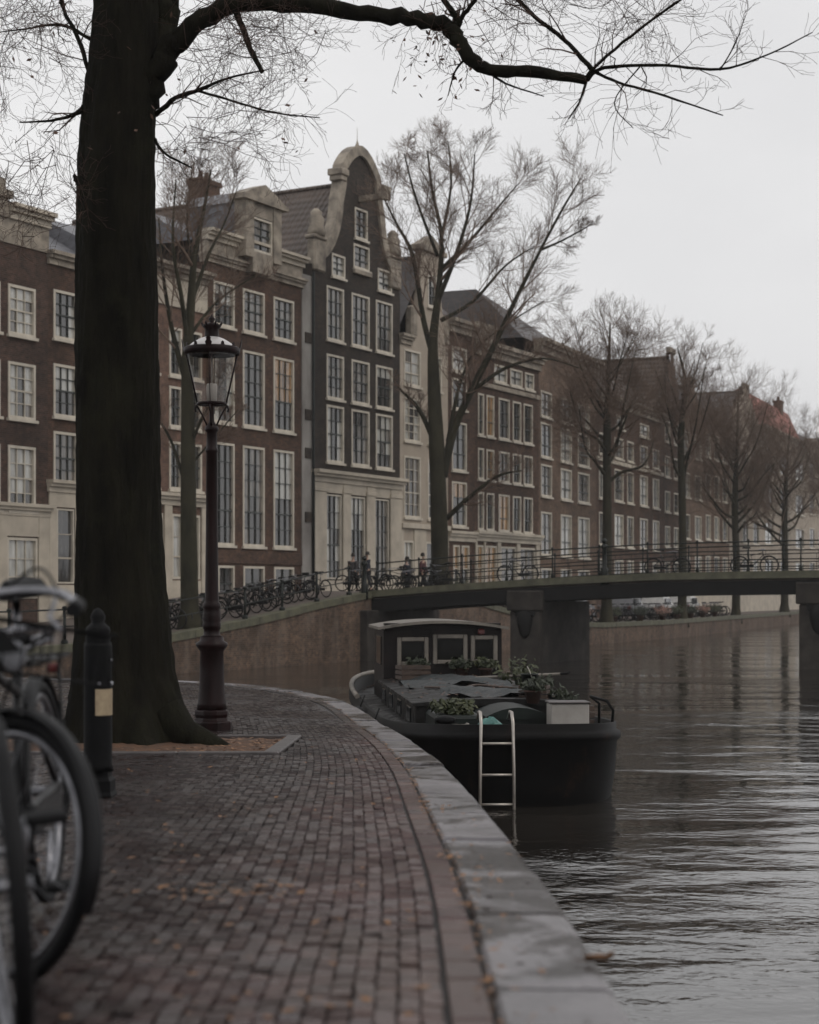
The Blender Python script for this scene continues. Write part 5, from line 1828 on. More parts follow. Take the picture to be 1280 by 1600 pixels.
# ------------------------------------------------------------------ bicycles
def bike(label, loc, rz, steer=0.0, lean=0.0, near=True, group=None, frame='bikepaint', chromebar=True, rack=True, guards=True, low=0.0):
    """along +x, wheels on z = 0"""
    e = thing('bicycle', label, 'bicycle', loc, rz, group)
    e.rotation_euler = (lean, 0, rz)
    R = .35; wb = 1.08
    seg, sd_ = (88, 10) if near else (18, 4)
    rw, fwx = Vector((0, 0, R)), Vector((wb, 0, R))
    head = Vector((wb - .24, 0, .86)); headlow = Vector((wb - .205, 0, .73))
    axis = (headlow - head).normalized()
    S = Matrix.Translation(headlow) @ Matrix.Rotation(-steer, 4, axis) @ Matrix.Translation(-headlow)
    fa = (S.to_3x3() @ Vector((0, 1, 0)))
    fc = S @ fwx
    for c, ax, nm in ((rw, Vector((0, 1, 0)), 'r'), (fc, fa, 'f')):
        m_ = MB(); m_.ring(c, ax, R - .02, .02 if near else .025, seg, sd_)
        wh = m_.build('wheel', M['rubber'], e)
        if near:
            m_ = MB()
            m_.ring(c, ax, R - .05, .013, seg, 6); m_.build('rim', M['chrome'], wh)
            m_ = MB()
            e1 = ax.orthogonal().normalized(); e2 = ax.cross(e1)
            for k in range(32):
                a_ = 2 * pi * k / 32
                s_ = (1 if k % 2 else -1)
                m_.tube([c + ax * (.03 * s_) + (e1 * cos(a_ + .5 * s_) + e2 * sin(a_ + .5 * s_)) * .025, c + (e1 * cos(a_) + e2 * sin(a_)) * (R - .06)], .0012, 3, cap=False)
            m_.tube([c - ax * .06, c + ax * .06], .016, 8); m_.build('spokes', M['chrome'], wh)
        if not guards and nm == 'r':
            continue
        # mudguard
        m_ = MB()
        e1 = Vector((1, 0, 0)) if nm == 'r' else (S.to_3x3() @ Vector((1, 0, 0)))
        e1 = (e1 - ax * e1.dot(ax)).normalized(); e2 = ax.cross(e1)
        a0, a1 = (radians(10), radians(200)) if nm == 'r' else (radians(-15), radians(150))
        pr_ = None
        k2 = 48 if near else 7
        sgn = -1 if e2.z > 0 else 1
        for i in range(k2 + 1):
            a_ = lerp(a0, a1, i / k2)
            o_ = e1 * cos(a_) - e2 * (sgn * sin(a_))
            row_ = [c + o_ * (R + .006) + ax * .026, c + o_ * (R + .016) + ax * .014, c + o_ * (R + .016) - ax * .014, c + o_ * (R + .006) - ax * .026]
            if pr_:
                for j in range(3):
                    m_.quad(pr_[j], pr_[j + 1], row_[j + 1], row_[j], 0, True)
            pr_ = row_
        m_.build('mudguard', M[frame], e)
    fr_ = MB()
    s6 = 10 if near else 4
    bb_ = Vector((.44, 0, .29)); st = Vector((.30, 0, .80 - low))
    fr_.tube([head, headlow], .02, s6); fr_.tube([headlow, bb_], .018, s6); fr_.tube([head + axis * .05, st - Vector((0, 0, .12))], .014, s6); fr_.tube([bb_, st], .016, s6)
    for y in (-.05, .05):
        fr_.tube([bb_ + Vector((0, y * .6, 0)), rw + Vector((0, y, 0))], .009, s6); fr_.tube([st - Vector((0, 0, .1)), rw + Vector((0, y, 0))], .009, s6)
    fr_.build('frame', M[frame], e)
    fk = MB()
    for y in (-.045, .045):
        p0 = S @ (headlow + Vector((.01, y, -.02))); p1 = S @ (headlow + Vector((.06, y, -.16))); p2 = fc + fa * y
        fk.tube([S @ headlow, p0, p1, p2], .011, s6)
    fk.build('fork', M[frame], e)
    hb = MB()
    stm = head - axis * .005
    pl = []
    for y, x, z in ((-.30, -.30, .02), (-.31, -.18, .03), (-.25, -.03, .06), (-.12, .06, .06), (0, .05, .03), (.12, .06, .06), (.25, -.03, .06), (.31, -.18, .03), (.30, -.30, .02)):
        pl.append((S @ (stm + Vector((x, y, z))), .012))
    pth = smooth(pl, 3)
    hb.tube([p for p, r_ in pth], .0125 if near else .016, s6)
    hb.tube([S @ head, S @ (stm + Vector((.04, 0, .03)))], .014, s6)
    hbo = hb.build('handlebar', M['chrome' if chromebar else frame], e)
    if near:
        for i0 in (0, len(pl) - 2):
            gm = MB()
            a_, b_ = (pl[0][0], pl[1][0]) if i0 == 0 else (pl[-1][0], pl[-2][0])
            gm.tube([a_ + (a_ - b_) * .1, b_ + (a_ - b_) * .1], .018, 10); gm.build('grip', M['rubber'], hbo)
        for s_ in (-1, 1):
            cb = MB(); cb.tube([p for p, r_ in smooth([(S @ (stm + Vector((-.1, .27 * s_, .04))), 0), (S @ (stm + Vector((.1, .2 * s_, .12))), 0), (S @ (stm + Vector((.13, .05 * s_, -.02))), 0), (S @ (headlow + Vector((.05, .03 * s_, -.05))), 0)], 5)], .004, 5); cb.build('brake_cable', M['rubber'], hbo)
            cb = MB(); cb.tube([S @ (stm + Vector((-.02, .25 * s_, .04))), S @ (stm + Vector((-.12, .24 * s_, .0))), S @ (stm + Vector((-.2, .27 * s_, -.03)))], .007, 6); cb.build('brake_lever', M['chrome'], hbo)
        lm_ = MB(); Ld = S.to_3x3() @ Vector((1, 0, 0)); c = S @ (head + Vector((.1, 0, -.02)))
        lm_.tube([c - Ld * .05, c, c + Ld * .05, c + Ld * .055], [.02, .04, .045, .035], 12); lm_.build('headlamp', M['chrome'], e)
        if rack:
            rk = MB()
            o_ = S @ (head + Vector((.08, 0, -.06)))
            R3 = S.to_3x3()
            def q3(x, y, z):
                return o_ + R3 @ Vector((x, y, z))
            for z in (0, .13):
                for a_, b_ in (((0, -.17), (.26, -.17)), ((.26, -.17), (.26, .17)), ((.26, .17), (0, .17)), ((0, .17), (0, -.17))):
                    rk.tube([q3(*a_, z), q3(*b_, z)], .004 if z < .1 else .006, 4)
            for i in range(7):
                y = -.17 + .34 * i / 6
                rk.tube([q3(0, y, .13), q3(0, y, 0), q3(.26, y, 0), q3(.26, y, .13)], .003, 4)
            for i in range(1, 5):
                x = .26 * i / 5
                rk.tube([q3(x, -.17, .13), q3(x, -.17, 0), q3(x, .17, 0), q3(x, .17, .13)], .003, 4)
            rk.build('front_carrier', M['iron_black'], e)
    sd2 = MB()
    sp = st + Vector((-.03, 0, .16))
    sd2.tube([st - Vector((0, 0, .1)), sp], .012, s6)
    sd2.build('seat_post', M['chrome'], e)
    sd2 = MB()
    k3 = 8 if near else 4
    for i in range(k3 + 1):
        t_ = i / k3
        x = lerp(-.14, .14, t_); wv = lerp(.11, .02, t_ ** .7) if t_ > .15 else .09
        for (yy, zz) in ((-wv, -.03), (-wv * .6, .02), (0, .03), (wv * .6, .02), (wv, -.03)):
            sd2.v.append((sp.x + x, yy, sp.z + .03 + zz + .01 * (1 - t_)))
    for i in range(k3):
        for j in range(4):
            a_ = i * 5 + j
            sd2.face((a_, a_ + 1, a_ + 6, a_ + 5), 0, True)
    sd2.face((0, 1, 2, 3, 4)); n_ = len(sd2.v); sd2.face((n_ - 1, n_ - 2, n_ - 3, n_ - 4, n_ - 5))
    for i in range(k3):
        sd2.face((i * 5, i * 5 + 5, i * 5 + 9, i * 5 + 4))
    sd2.build('saddle', M['rubber'], e)
    cr_ = MB()
    cr_.box(0, .5, .035, .06, .28, .385, bev=.012); cr_.build('chain_case', M[frame], e)
    if near:
        for y, s_ in ((.09, 1), (-.09, -1)):
            pd = MB()
            tip = bb_ + Vector((.1 * s_, y, -.14 * s_))
            pd.tube([bb_ + Vector((0, y * .5, 0)), bb_ + Vector((0, y, 0)), tip], .009, 6)
            pd.build('crank', M['chrome'], e)
            pd = MB(); pd.box(tip.x - .045, tip.x + .045, min(tip.y, tip.y + .09 * s_), max(tip.y, tip.y + .09 * s_), tip.z - .012, tip.z + .012, bev=.006); pd.build('pedal', M['rubber'], e)
    if near and guards:
        rk = MB()
        for y in (-.06, -.02, .02, .06):
            rk.tube([Vector((-.28, y, .76)), Vector((.24, y, .77))], .006, 5)
        for x in (-.28, -.05, .24):
            rk.tube([Vector((x, -.06, .763)), Vector((x, .06, .763))], .006, 5)
        for y in (-.07, .07):
            rk.tube([rw + Vector((0, y, 0)), Vector((-.02, y, .76))], .006, 5)
        rk.build('rear_carrier', M[frame], e)
        rf = MB(); rf.box(-.335, -.32, -.02, .02, .70, .73, bev=.006); rf.build('reflector', M['red'], e)
    else:
        pass
    return e


# near bicycle: front wheel towards us, turned to the right
A_f = at(18, 1301, 4.32)
# rear wheel lies about 1.05 m behind the front hub, nearly straight away from us
hd = Vector((.05, -1, 0)).normalized()
rzA = atan2(hd.y, hd.x)
locA = Vector((A_f.x, A_f.y, 0)) - hd * 1.06
bk = bike('black city bicycle at the left border, front wheel turned and chrome handlebar raised', (locA.x - .075, locA.y, gz(4.8)), rzA, steer=radians(48), lean=radians(3))
bk.rotation_euler = (radians(3), -radians(1.6) * -1, rzA)
# second bicycle, rear wheel edge-on to us, mostly outside the frame
hd2 = Vector((-.33, .944, 0)).normalized()
locB = at(22, 1300, 3.35)
bk2 = bike('second bicycle cut by the left border showing only its rear wheel edge on', (locB.x, locB.y, gz(3.5)), atan2(hd2.y, hd2.x), steer=radians(-10), lean=radians(-4), rack=False, chromebar=True, guards=False, low=.17)

# far bicycles, leaning by the railings
proto = bike('dark bicycle parked by the railing on the far bank', (0, 0, 0), 0, near=False, group='bicycles parked along the far bank')
first = True
g = random.Random(5)
angD = atan2(D1.y, D1.x)


def on_bank(u, Y):
    p = at(u, 930, Y)
    t_ = (Vector((p.x, p.y, 0)) - Q0).dot(D1)
    return Vector((p.x, p.y, zs(t_)))


def far_bike(p, rz, lb):
    global first
    o = proto if first else copy_tree(proto)
    first = False
    o.location = p
    o.rotation_euler = (g.uniform(-.12, .12), 0, rz)
    o['label'] = lb
    return o


def ordinal(i):
    one = 'first second third fourth fifth sixth seventh eighth ninth tenth eleventh twelfth thirteenth fourteenth fifteenth sixteenth seventeenth eighteenth nineteenth'.split()
    if i < 19:
        return one[i]
    ten = ('twent', 'thirt', 'fort', 'fift')[(i + 1) // 10 - 2]
    return ten + 'ieth' if (i + 1) % 10 == 0 else ten + 'y-' + one[(i + 1) % 10 - 1]


ORD = 'first second third fourth fifth sixth seventh eighth ninth tenth eleventh twelfth thirteenth fourteenth fifteenth sixteenth seventeenth eighteenth nineteenth twentieth twenty-first twenty-second twenty-third twenty-fourth twenty-fifth twenty-sixth'.split()
LB1 = '%s dark bicycle from the left behind the sloping canal fence'
for i in range(24):
    t_ = -13.2 + i * .5 + g.uniform(-.15, .15)
    far_bike(bank(t_, .75 + g.uniform(0, .5)), angD + pi / 2 + g.uniform(-.45, .45), LB1 % ordinal(i))
LB2 = '%s dark bicycle from the left leaning on the near railing of the bridge'
nb_ = 0
for i in range(5):
    x = (1.3, 3.2, 6.6, 11.6, 14.9)[i]
    if 9.4 < x < 10.3:
        continue
    far_bike(bp_(x, BT0 + .75 + g.uniform(0, .2), -.06), atan2(BD.y, BD.x) + g.choice((0, pi)) + g.uniform(-.1, .1), LB2 % ORD[nb_])
    nb_ += 1
LB4 = '%s bicycle from the left in the crowded rack at the far end of the bridge'
for i in range(12):
    far_bike(on_bank(535 + i * 13.5, 74 + (i % 2) * .8), g.uniform(-.5, .5) + angD * (i % 3), LB4 % ordinal(i))
LB3 = '%s bicycle from the left on the low quay beyond the bridge'
for i in range(44):
    t_ = 11 + i * 1.25 + g.uniform(-.3, .3)
    far_bike(bank(t_, .8 + g.uniform(0, .7)), (angD if t_ < T1 else atan2(D2.y, D2.x)) + pi / 2 + g.uniform(-.4, .4), LB3 % ordinal(i))


# ------------------------------------------------------------------ plants
def shrub(name, label, loc, r, h_, n_, m_='plant', pot=None, cat='plant', group=None, seed=1):
    g = random.Random(seed)
    e = thing(name, label, cat, tuple(loc), 0, group)
    z0 = 0
    if pot:
        m2 = MB(); m2.lathe([(pot * .7, 0), (pot, pot * 1.3), (pot * 1.08, pot * 1.3), (pot * 1.08, pot * 1.5), (pot * .85, pot * 1.5), (pot * .8, pot * 1.35)], 10); m2.build('pot', M['terracotta'], e)
        z0 = pot * 1.35
    st_, lf = MB(), MB()
    for i in range(n_):
        a_ = g.uniform(0, 2 * pi); k = sqrt(g.random())
        tip = Vector((cos(a_) * r * k, sin(a_) * r * k, z0 + h_ * g.uniform(.45, 1) * (1 - .35 * k)))
        b0 = Vector((cos(a_) * r * .15 * k, sin(a_) * r * .15 * k, z0 - .03))
        mid = b0.lerp(tip, .55) + rvec(g) * .06 * r
        st_.tube([b0, mid, tip], [.006, .005, .003], 3, cap=False)
        for q in range(7):
            p = mid.lerp(tip, g.uniform(-.2, 1.05)) + rvec(g) * r * .16
            d = rvec(g).normalized(); s_ = d.orthogonal().normalized()
            L = g.uniform(.03, .06) * (1 + .25 * h_); 
            lf.quad(p - d * L, p + s_ * L * .45, p + d * L, p - s_ * L * .45)
    st_.build('stems', M['plant_dark'], e)
    lf.build('foliage', M[m_], e, kind='stuff')
    return e


for i, (u, Y, rr_, hh2, lb) in enumerate(((752, 80, .55, 1.0, 'round green shrub in a pot left of the newel post beyond the bridge'), (777, 80.5, .7, 1.15, 'broad yellow green shrub in a pot just right of the lit shop'), (722, 79, .6, .9, 'dark low shrub in a pot beside the central tree'))):
    p = at(u, 930, Y)
    t_ = (Vector((p.x, p.y, 0)) - Q0).dot(D1)
    shrub('potted_shrub', lb, (p.x, p.y, zs(t_)), rr_, hh2, 70, 'plant' if i else 'plant_dark', pot=.3, seed=i + 3)


M['blossom'] = mat('pale_pink_leaf', (.42, .24, .2), (.2, .12, .08), rough=.7, scale=6)
for i in range(9):
    t_ = 20 + i * 4.3
    shrub('quay_plant', '%s low plant from the left on the quay edge beyond the bridge' % ORD[i], bank(t_, .35), .55, .75, 46, ('plant_dark', 'blossom', 'plant')[i % 3], pot=.22, seed=60 + i, group='low plants along the quay beyond the bridge')

# ------------------------------------------------------------------ parked cars on the far quay
def car(label, loc, rz, paint, van=False):
    e = thing('parked_car', label, 'car', tuple(loc), rz)
    L, Wd = (4.6, 1.85) if van else (4.1, 1.7)
    h1, h2 = (1.0, 2.0) if van else (.82, 1.42)
    body = [(-L / 2, .35), (-L / 2 - .02, .6), (-L / 2 + .05, h1), (L / 2 - .9, h1), (L / 2 - .05, h1 - .15), (L / 2, .55), (L / 2 - .03, .32)]
    top = [(-L / 2 + .12, h1 + .002), (-L / 2 + (.15 if van else .45), h2 - .08), (-L / 2 + (.3 if van else .8), h2), (L / 2 - 1.9, h2), (L / 2 - 1.7, h2 - .06), (L / 2 - (.9 if van else 1.0), h1 + .002)]
    def ext(pl, w0, mname, nm, ins=0.0):
        m_ = MB()
        k = len(pl)
        zm = max(z for x, z in pl)
        w_ = lambda z: w0 - ins * (z - pl[0][1]) / max(zm - pl[0][1], .01)
        a_ = [(x, -w_(z), z) for x, z in pl]; b_ = [(x, w_(z), z) for x, z in pl]
        m_.poly(a_[::-1] if False else a_); m_.poly(b_[::-1])
        for i in range(k):
            j = (i + 1) % k
            m_.quad(a_[j], a_[i], b_[i], b_[j])
        return m_.build(nm, M[mname], e)
    ext(body, Wd / 2, paint, 'body')
    ext(top, Wd / 2 - .04, paint, 'roof', .14)
    m_ = MB()
    for s_ in (-1, 1):
        y = s_ * (Wd / 2 - .075)
        for x0, x1 in ((-L / 2 + .6, -L / 2 + 1.55), (-L / 2 + 1.65, L / 2 - 1.75)):
            m_.box(x0, x1, min(y, y + .05 * s_), max(y, y + .05 * s_), h1 + .06, h2 - .12)
    m_.build('side_windows', M['carglass'], e)
    m_ = MB()
    x0, x1 = L / 2 - 1.66, L / 2 - 1.02
    m_.quad((x0 + .02, -Wd / 2 + .2, h2 - .1), (x0 + .02, Wd / 2 - .2, h2 - .1), (x1 + .05, Wd / 2 - .12, h1 + .05), (x1 + .05, -Wd / 2 + .12, h1 + .05)); m_.build('windscreen', M['carglass'], e)
    for x in (-L / 2 + .75, L / 2 - .8):
        for s_ in (-1, 1):
            m_ = MB(); c = Vector((x, s_ * (Wd / 2 - .08), .31))
            m_.tube([c - Vector((0, .1, 0)), c + Vector((0, .1, 0))], .31, 14, sm=False); wh = m_.build('wheel', M['rubber'], e)
            m_ = MB(); m_.tube([c - Vector((0, .112, 0)), c + Vector((0, .112, 0))], .18, 10, sm=False); m_.build('rim', M['chrome'], wh)
    for s_ in (-1, 1):
        m_ = MB(); m_.box(L / 2 - .12, L / 2 + .01, s_ * .55 - .16, s_ * .55 + .16, .6, .72, bev=.02); m_.build('headlight', M['whitebox'], e)
        m_ = MB(); m_.box(-L / 2 - .035, -L / 2 + .1, s_ * .62 - .1, s_ * .62 + .1, .65, .85, bev=.02); m_.build('tail_light', M['red'], e)


car('grey van parked on the low quay seen under the bridge right of the first pier', bank(29, 3.4), angD, 'cargrey', True)
car('grey car parked on the low quay behind the thin tree', bank(38, 2.8), atan2(D2.y, D2.x), 'cargrey')
car('white car parked on the low quay in the mist left of the second pier', bank(47, 2.8), atan2(D2.y, D2.x), 'carwhite')
car('farthest white car parked on the low quay beyond the second pier', bank(56, 2.8), atan2(D2.y, D2.x), 'carwhite')


# ------------------------------------------------------------------ people by the bridge
def skin_mesh(name, verts, edges, radii, m_, parent, root=0):
    me = bpy.data.meshes.new(name)
    me.from_pydata(verts, edges, [])
    me.materials.append(m_)
    o = put(name, me, parent)
    md = o.modifiers.new('skin', 'SKIN')
    for i, r_ in enumerate(radii):
        sv = me.skin_vertices[0].data[i]
        sv.radius = r_ if isinstance(r_, tuple) else (r_, r_)
        sv.use_root = i == root
    md.use_smooth_shade = True
    ss2 = o.modifiers.new('subsurf', 'SUBSURF')
    ss2.levels = 1
    ss2.render_levels = 1
    return o


def person(label, loc, rz, coat, hat=False, stride=.18):
    e = thing('person', label, 'person', tuple(loc), rz, 'people walking by the bridge')
    e.scale = (.92, .92, .92)
    V_ = [(0, 0, .95), (0, .01, 1.15), (0, .01, 1.38), (0, 0, 1.50), (.01, 0, 1.58), (.02, 0, 1.70),
          (0, -.1, .92), (stride * .6, -.1, .5), (stride, -.1, .08), (stride + .14, -.1, .04),
          (0, .1, .92), (-stride * .3, .1, .5), (-stride, .1, .1), (-stride + .13, .1, .04),
          (0, -.19, 1.40), (-.06, -.24, 1.12), (.06, -.25, .88), (0, .19, 1.40), (.05, .24, 1.12), (.16, .25, .90)]
    E_ = [(0, 1), (1, 2), (2, 3), (3, 4), (4, 5), (0, 6), (6, 7), (7, 8), (8, 9), (0, 10), (10, 11), (11, 12), (12, 13), (2, 14), (14, 15), (15, 16), (2, 17), (17, 18), (18, 19)]
    R_ = [(.13, .10), (.12, .09), (.15, .1), .055, .055, .085, .085, .06, .045, .035, .085, .06, .045, .035, .06, .045, .032, .06, .045, .032]
    b_ = skin_mesh('body', V_, E_, R_, M['skin'], e)
    cv = [(0, 0, .72), (0, 0, 1.0), (0, .01, 1.2), (0, .01, 1.4), (0, -.2, 1.41), (-.06, -.25, 1.12), (.05, -.26, .93), (0, .2, 1.41), (.05, .25, 1.12), (.14, .26, .95)]
    skin_mesh('coat', cv, [(0, 1), (1, 2), (2, 3), (3, 4), (4, 5), (5, 6), (3, 7), (7, 8), (8, 9)], [(.2, .16), (.19, .15), (.17, .13), (.18, .13), .085, .065, .055, .085, .065, .055], M[coat], e, 1)
    tv = [(0, 0, .9), (0, -.1, .85), (stride * .6, -.1, .5), (stride, -.1, .12), (0, .1, .85), (-stride * .3, .1, .5), (-stride, .1, .14)]
    skin_mesh('trousers', tv, [(0, 1), (1, 2), (2, 3), (0, 4), (4, 5), (5, 6)], [(.15, .12), .1, .08, .065, .1, .08, .065], M['trousers'], e)
    m_ = MB()
    m_.lathe([(.1, 0), (.108, .06), (.095, .13), (.05, .17), (.01, .18)] if not hat else [(.15, .0), (.15, .02), (.1, .03), (.1, .12), (.06, .15), (.01, .155)], 10, (-.01, 0, 1.69)); m_.build('hat' if hat else 'hair', M['hair'], e)
    m_ = MB(); m_.tube([(.09, 0, 1.68), (.115, 0, 1.66), (.1, 0, 1.65)], .014, 5); m_.build('nose', M['skin'], b_)
    for s_, hx, hz in ((-1, .06, .88), (1, .16, .90)):
        m_ = MB()
        for k in range(4):
            x0 = hx - .03 + .02 * k
            m_.tube([(x0, s_ * .25, hz), (x0 + .005, s_ * .255, hz - .06), (x0 + .01, s_ * .245, hz - .1 + .008 * abs(k - 1))], .009, 5)
        m_.tube([(hx + .03, s_ * .24, hz), (hx + .055, s_ * .235, hz - .035), (hx + .06, s_ * .23, hz - .06)], .01, 5)
        m_.build('fingers', M['skin'], b_)
    for sx, sy in ((stride, -.1), (-stride, .1)):
        m_ = MB(); m_.box(sx - .08, sx + .2, sy - .055, sy + .055, .0, .09, bev=.03); m_.build('shoe', M['rubber'], e)
    return e


person('person in dark coat and cap standing at the bridge end of the sloping fence', on_bank(574, 73), radians(200), 'coat_navy', hat=True)
person('person in grey coat beside the capped one, near the bridge corner post', on_bank(552, 75.5), radians(60), 'coat_grey')
person('person in dark clothes walking left of the central tree', on_bank(636, 77), radians(150), 'coat_navy')
person('person in wine red coat just left of the central tree trunk', on_bank(661, 75), radians(-20), 'coat_wine')

# ------------------------------------------------------------------ barge
BN = at(827, 930, 20.9)
boat = thing('barge', 'old black houseboat barge moored at the quay with wheelhouse and cluttered deck', 'boat', (BN.x, BN.y, 0), radians(5.2))
BLn, HB = 14.2, 1.56


def hull_pt(a_, sc_=1.0, z=0.0, e_=.42, in_=0.0):
    c, s_ = cos(a_), sin(a_)
    x = (HB * sc_ - in_) * math.copysign(abs(c) ** .62, c)
    y = BLn / 2 + (BLn / 2 * (.5 + .5 * sc_) - in_) * math.copysign(abs(s_) ** e_, s_)
    return Vector((x, y, z))


def sheer(y):
    t_ = (y - BLn / 2) / (BLn / 2)
    return .80 + .22 * t_ * t_


mb = MB()
SEG = 72
lev = [(.90, None, -.6), (.97, None, -.05), (1.0, None, .30), (1.015, 'r', -.24), (1.04, 'r', -.20), (1.04, 'r', -.12), (1.01, 'r', -.09), (1.01, 'r', 0.0), (1.01, 'i', 0.0), (1.01, 'i', -.22)]
for sc_, md, zz in lev:
    for k in range(SEG):
        a_ = 2 * pi * k / SEG
        p = hull_pt(a_, sc_, 0, in_=.07 if md == 'i' else 0)
        z = zz if md is None else sheer(p.y) + zz
        mb.v.append((p.x, p.y, z))
for i in range(len(lev) - 1):
    for k in range(SEG):
        a_ = i * SEG + k; b_ = i * SEG + (k + 1) % SEG
        mb.face((a_, b_, b_ + SEG, a_ + SEG), 0, True)
mb.face([(len(lev) - 1) * SEG + k for k in range(SEG)], 1)
mb.build('hull', [M['hull'], M['deck']], boat)
mb = MB()
for k in range(-5, 16):
    pass
rp = [hull_pt(lerp(radians(100), radians(178), i / 24), 1.01, 0) for i in range(25)]
mb.tube([(p.x, p.y, sheer(p.y) + .03) for p in rp], .045, 8)
mb.build('pale_gunwale', M['roofcabin'], boat)
# coach roof
mb = MB()
def slab(mb, x0, x1, y0, y1, z0, z1, camber=.06, over=.05, k=8):
    for i in range(k):
        xa, xb = lerp(x0 - over, x1 + over, i / k), lerp(x0 - over, x1 + over, (i + 1) / k)
        f_ = lambda x: z1 + camber * (1 - ((x - (x0 + x1) / 2) / ((x1 - x0) / 2 + over)) ** 2)
        mb.quad((xa, y0 - over, f_(xa)), (xb, y0 - over, f_(xb)), (xb, y1 + over, f_(xb)), (xa, y1 + over, f_(xa)))
        mb.quad((xb, y0 - over, z1 - .04), (xa, y0 - over, z1 - .04), (xa, y0 - over, f_(xa)), (xb, y0 - over, f_(xb)))
        mb.quad((xa, y1 + over, z1 - .04), (xb, y1 + over, z1 - .04), (xb, y1 + over, f_(xb)), (xa, y1 + over, f_(xa)))
        mb.quad((xa, y1 + over, z1 - .04), (xa, y0 - over, z1 - .04), (xb, y0 - over, z1 - .04), (xb, y1 + over, z1 - .04))
    for x in (x0 - over, x1 + over):
        mb.quad((x, y0 - over, z1 - .04), (x, y1 + over, z1 - .04), (x, y1 + over, z1), (x, y0 - over, z1))
    mb.box(x0, x1, y0, y1, z0, z1 - .041)
slab(mb, -1.12, 1.12, 2.9, 9.4, .6, 1.10)
cro = mb.build('coach_roof', [M['deck']], boat)
for s_ in (-1, 1):
    for yy in (3.6, 5.2, 6.8, 8.3):
        m_ = MB(); m_.box(s_ * 1.125 - .015, s_ * 1.125 + .015, yy, yy + .6, .78, 1.0, bev=.03); m_.build('porthole', M['carglass'], cro)
mb = MB(); mb.box(-1.0, -.35, 1.5, 2.8, .6, 1.02, bev=.04); mb.build('hatch_box', M['greenpaint'], boat)
mb = MB(); slab(mb, -.28, .5, 1.6, 2.7, .6, 1.0, .12, .04); mb.build('companion_hatch', M['greenpaint'], boat)
mb = MB(); mb.box(.95, 1.32, 4.5, 9, .62, .9, bev=.03); mb.build('side_locker', M['cabin'], boat)
# wheelhouse
wy0, wy1, wz0, wz1 = 9.6, 12.0, .62, 1.98
mb = MB()
xw = 1.06
wins = [(-.80, -.28, 1.36, 1.83), (-.16, .42, 1.39, 1.88), (.52, .96, 1.40, 1.86)]
xs = sorted({-xw, xw} | {w_[0] for w_ in wins} | {w_[1] for w_ in wins})
for xa, xb in zip(xs, xs[1:]):
    c = [w_ for w_ in wins if w_[0] <= (xa + xb) / 2 <= w_[1]]
    z = wz0
    if c:
        mb.quad((xa, wy0, z), (xb, wy0, z), (xb, wy0, c[0][2]), (xa, wy0, c[0][2])); z = c[0][3]
    mb.quad((xa, wy0, z), (xb, wy0, z), (xb, wy0, wz1), (xa, wy0, wz1))
for s_ in (-1, 1):
    x = s_ * xw
    ys = [wy0, wy0 + .5, wy0 + 1.5, wy1]
    for ya, yb in zip(ys, ys[1:]):
        if ya == wy0 + .5:
            mb.quad((x, ya, wz0), (x, yb, wz0), (x, yb, 1.36), (x, ya, 1.36)); mb.quad((x, ya, 1.84), (x, yb, 1.84), (x, yb, wz1), (x, ya, wz1))
        else:
            mb.quad((x, ya, wz0), (x, yb, wz0), (x, yb, wz1), (x, ya, wz1))
mb.quad((xw, wy1, wz0), (-xw, wy1, wz0), (-xw, wy1, wz1), (xw, wy1, wz1))
mb.quad((-xw, wy0, 1.2), (xw, wy0, 1.2), (xw, wy1, 1.2), (-xw, wy1, 1.2))
who = mb.build('wheelhouse', M['cabin'], boat)
M['wh_glass'] = mat('wheelhouse_glass', (.010, .010, .009), rough=.1, spec=.12)
for (xa, xb, za, zb_) in wins:
    m_ = MB()
    t_ = .055
    m_.box(xa - .02, xa + t_, wy0 - .04, wy0 + .03, za - .02, zb_ + .02, bev=.012); m_.box(xb - t_, xb + .02, wy0 - .04, wy0 + .03, za - .02, zb_ + .02, bev=.012)
    m_.box(xa + t_ + .001, xb - t_ - .001, wy0 - .038, wy0 + .03, za - .02, za + t_, bev=.012); m_.box(xa + t_ + .001, xb - t_ - .001, wy0 - .038, wy0 + .03, zb_ - t_, zb_ + .02, bev=.012)
    fo = m_.build('window_frame', M['roofcabin'], who)
    m_ = MB(); m_.box(xa + .02, xb - .02, wy0 + .035, wy0 + .045, za + .02, zb_ - .02); m_.build('window_pane', M['wh_glass'], who)
for s_ in (-1, 1):
    m_ = MB(); m_.box(s_ * xw - .02, s_ * xw + .02, wy0 + .46, wy0 + 1.54, 1.34, 1.86, bev=.01); m_.build('side_window', M['wh_glass'], who)
mb = MB()
k = 10
f_ = lambda x: wz1 + .05 + .12 * (1 - (x / 1.2) ** 2)
for i in range(k):
    xa, xb = lerp(-1.16, 1.16, i / k), lerp(-1.16, 1.16, (i + 1) / k)
    for (dz, flip) in ((0, 0), (-.05, 1)):
        q = [(xa, wy0 - .2, f_(xa) + dz), (xb, wy0 - .2, f_(xb) + dz), (xb, wy1 + .1, f_(xb) + dz), (xa, wy1 + .1, f_(xa) + dz)]
        mb.quad(*(q[::-1] if flip else q))
    mb.quad((xa, wy0 - .2, f_(xa) - .05), (xb, wy0 - .2, f_(xb) - .05), (xb, wy0 - .2, f_(xb)), (xa, wy0 - .2, f_(xa)))
    mb.quad((xb, wy1 + .1, f_(xb) - .05), (xa, wy1 + .1, f_(xa) - .05), (xa, wy1 + .1, f_(xa)), (xb, wy1 + .1, f_(xb)))
for x in (-1.16, 1.16):
    mb.quad((x, wy0 - .2, f_(x) - .05), (x, wy1 + .1, f_(x) - .05), (x, wy1 + .1, f_(x)), (x, wy0 - .2, f_(x)))
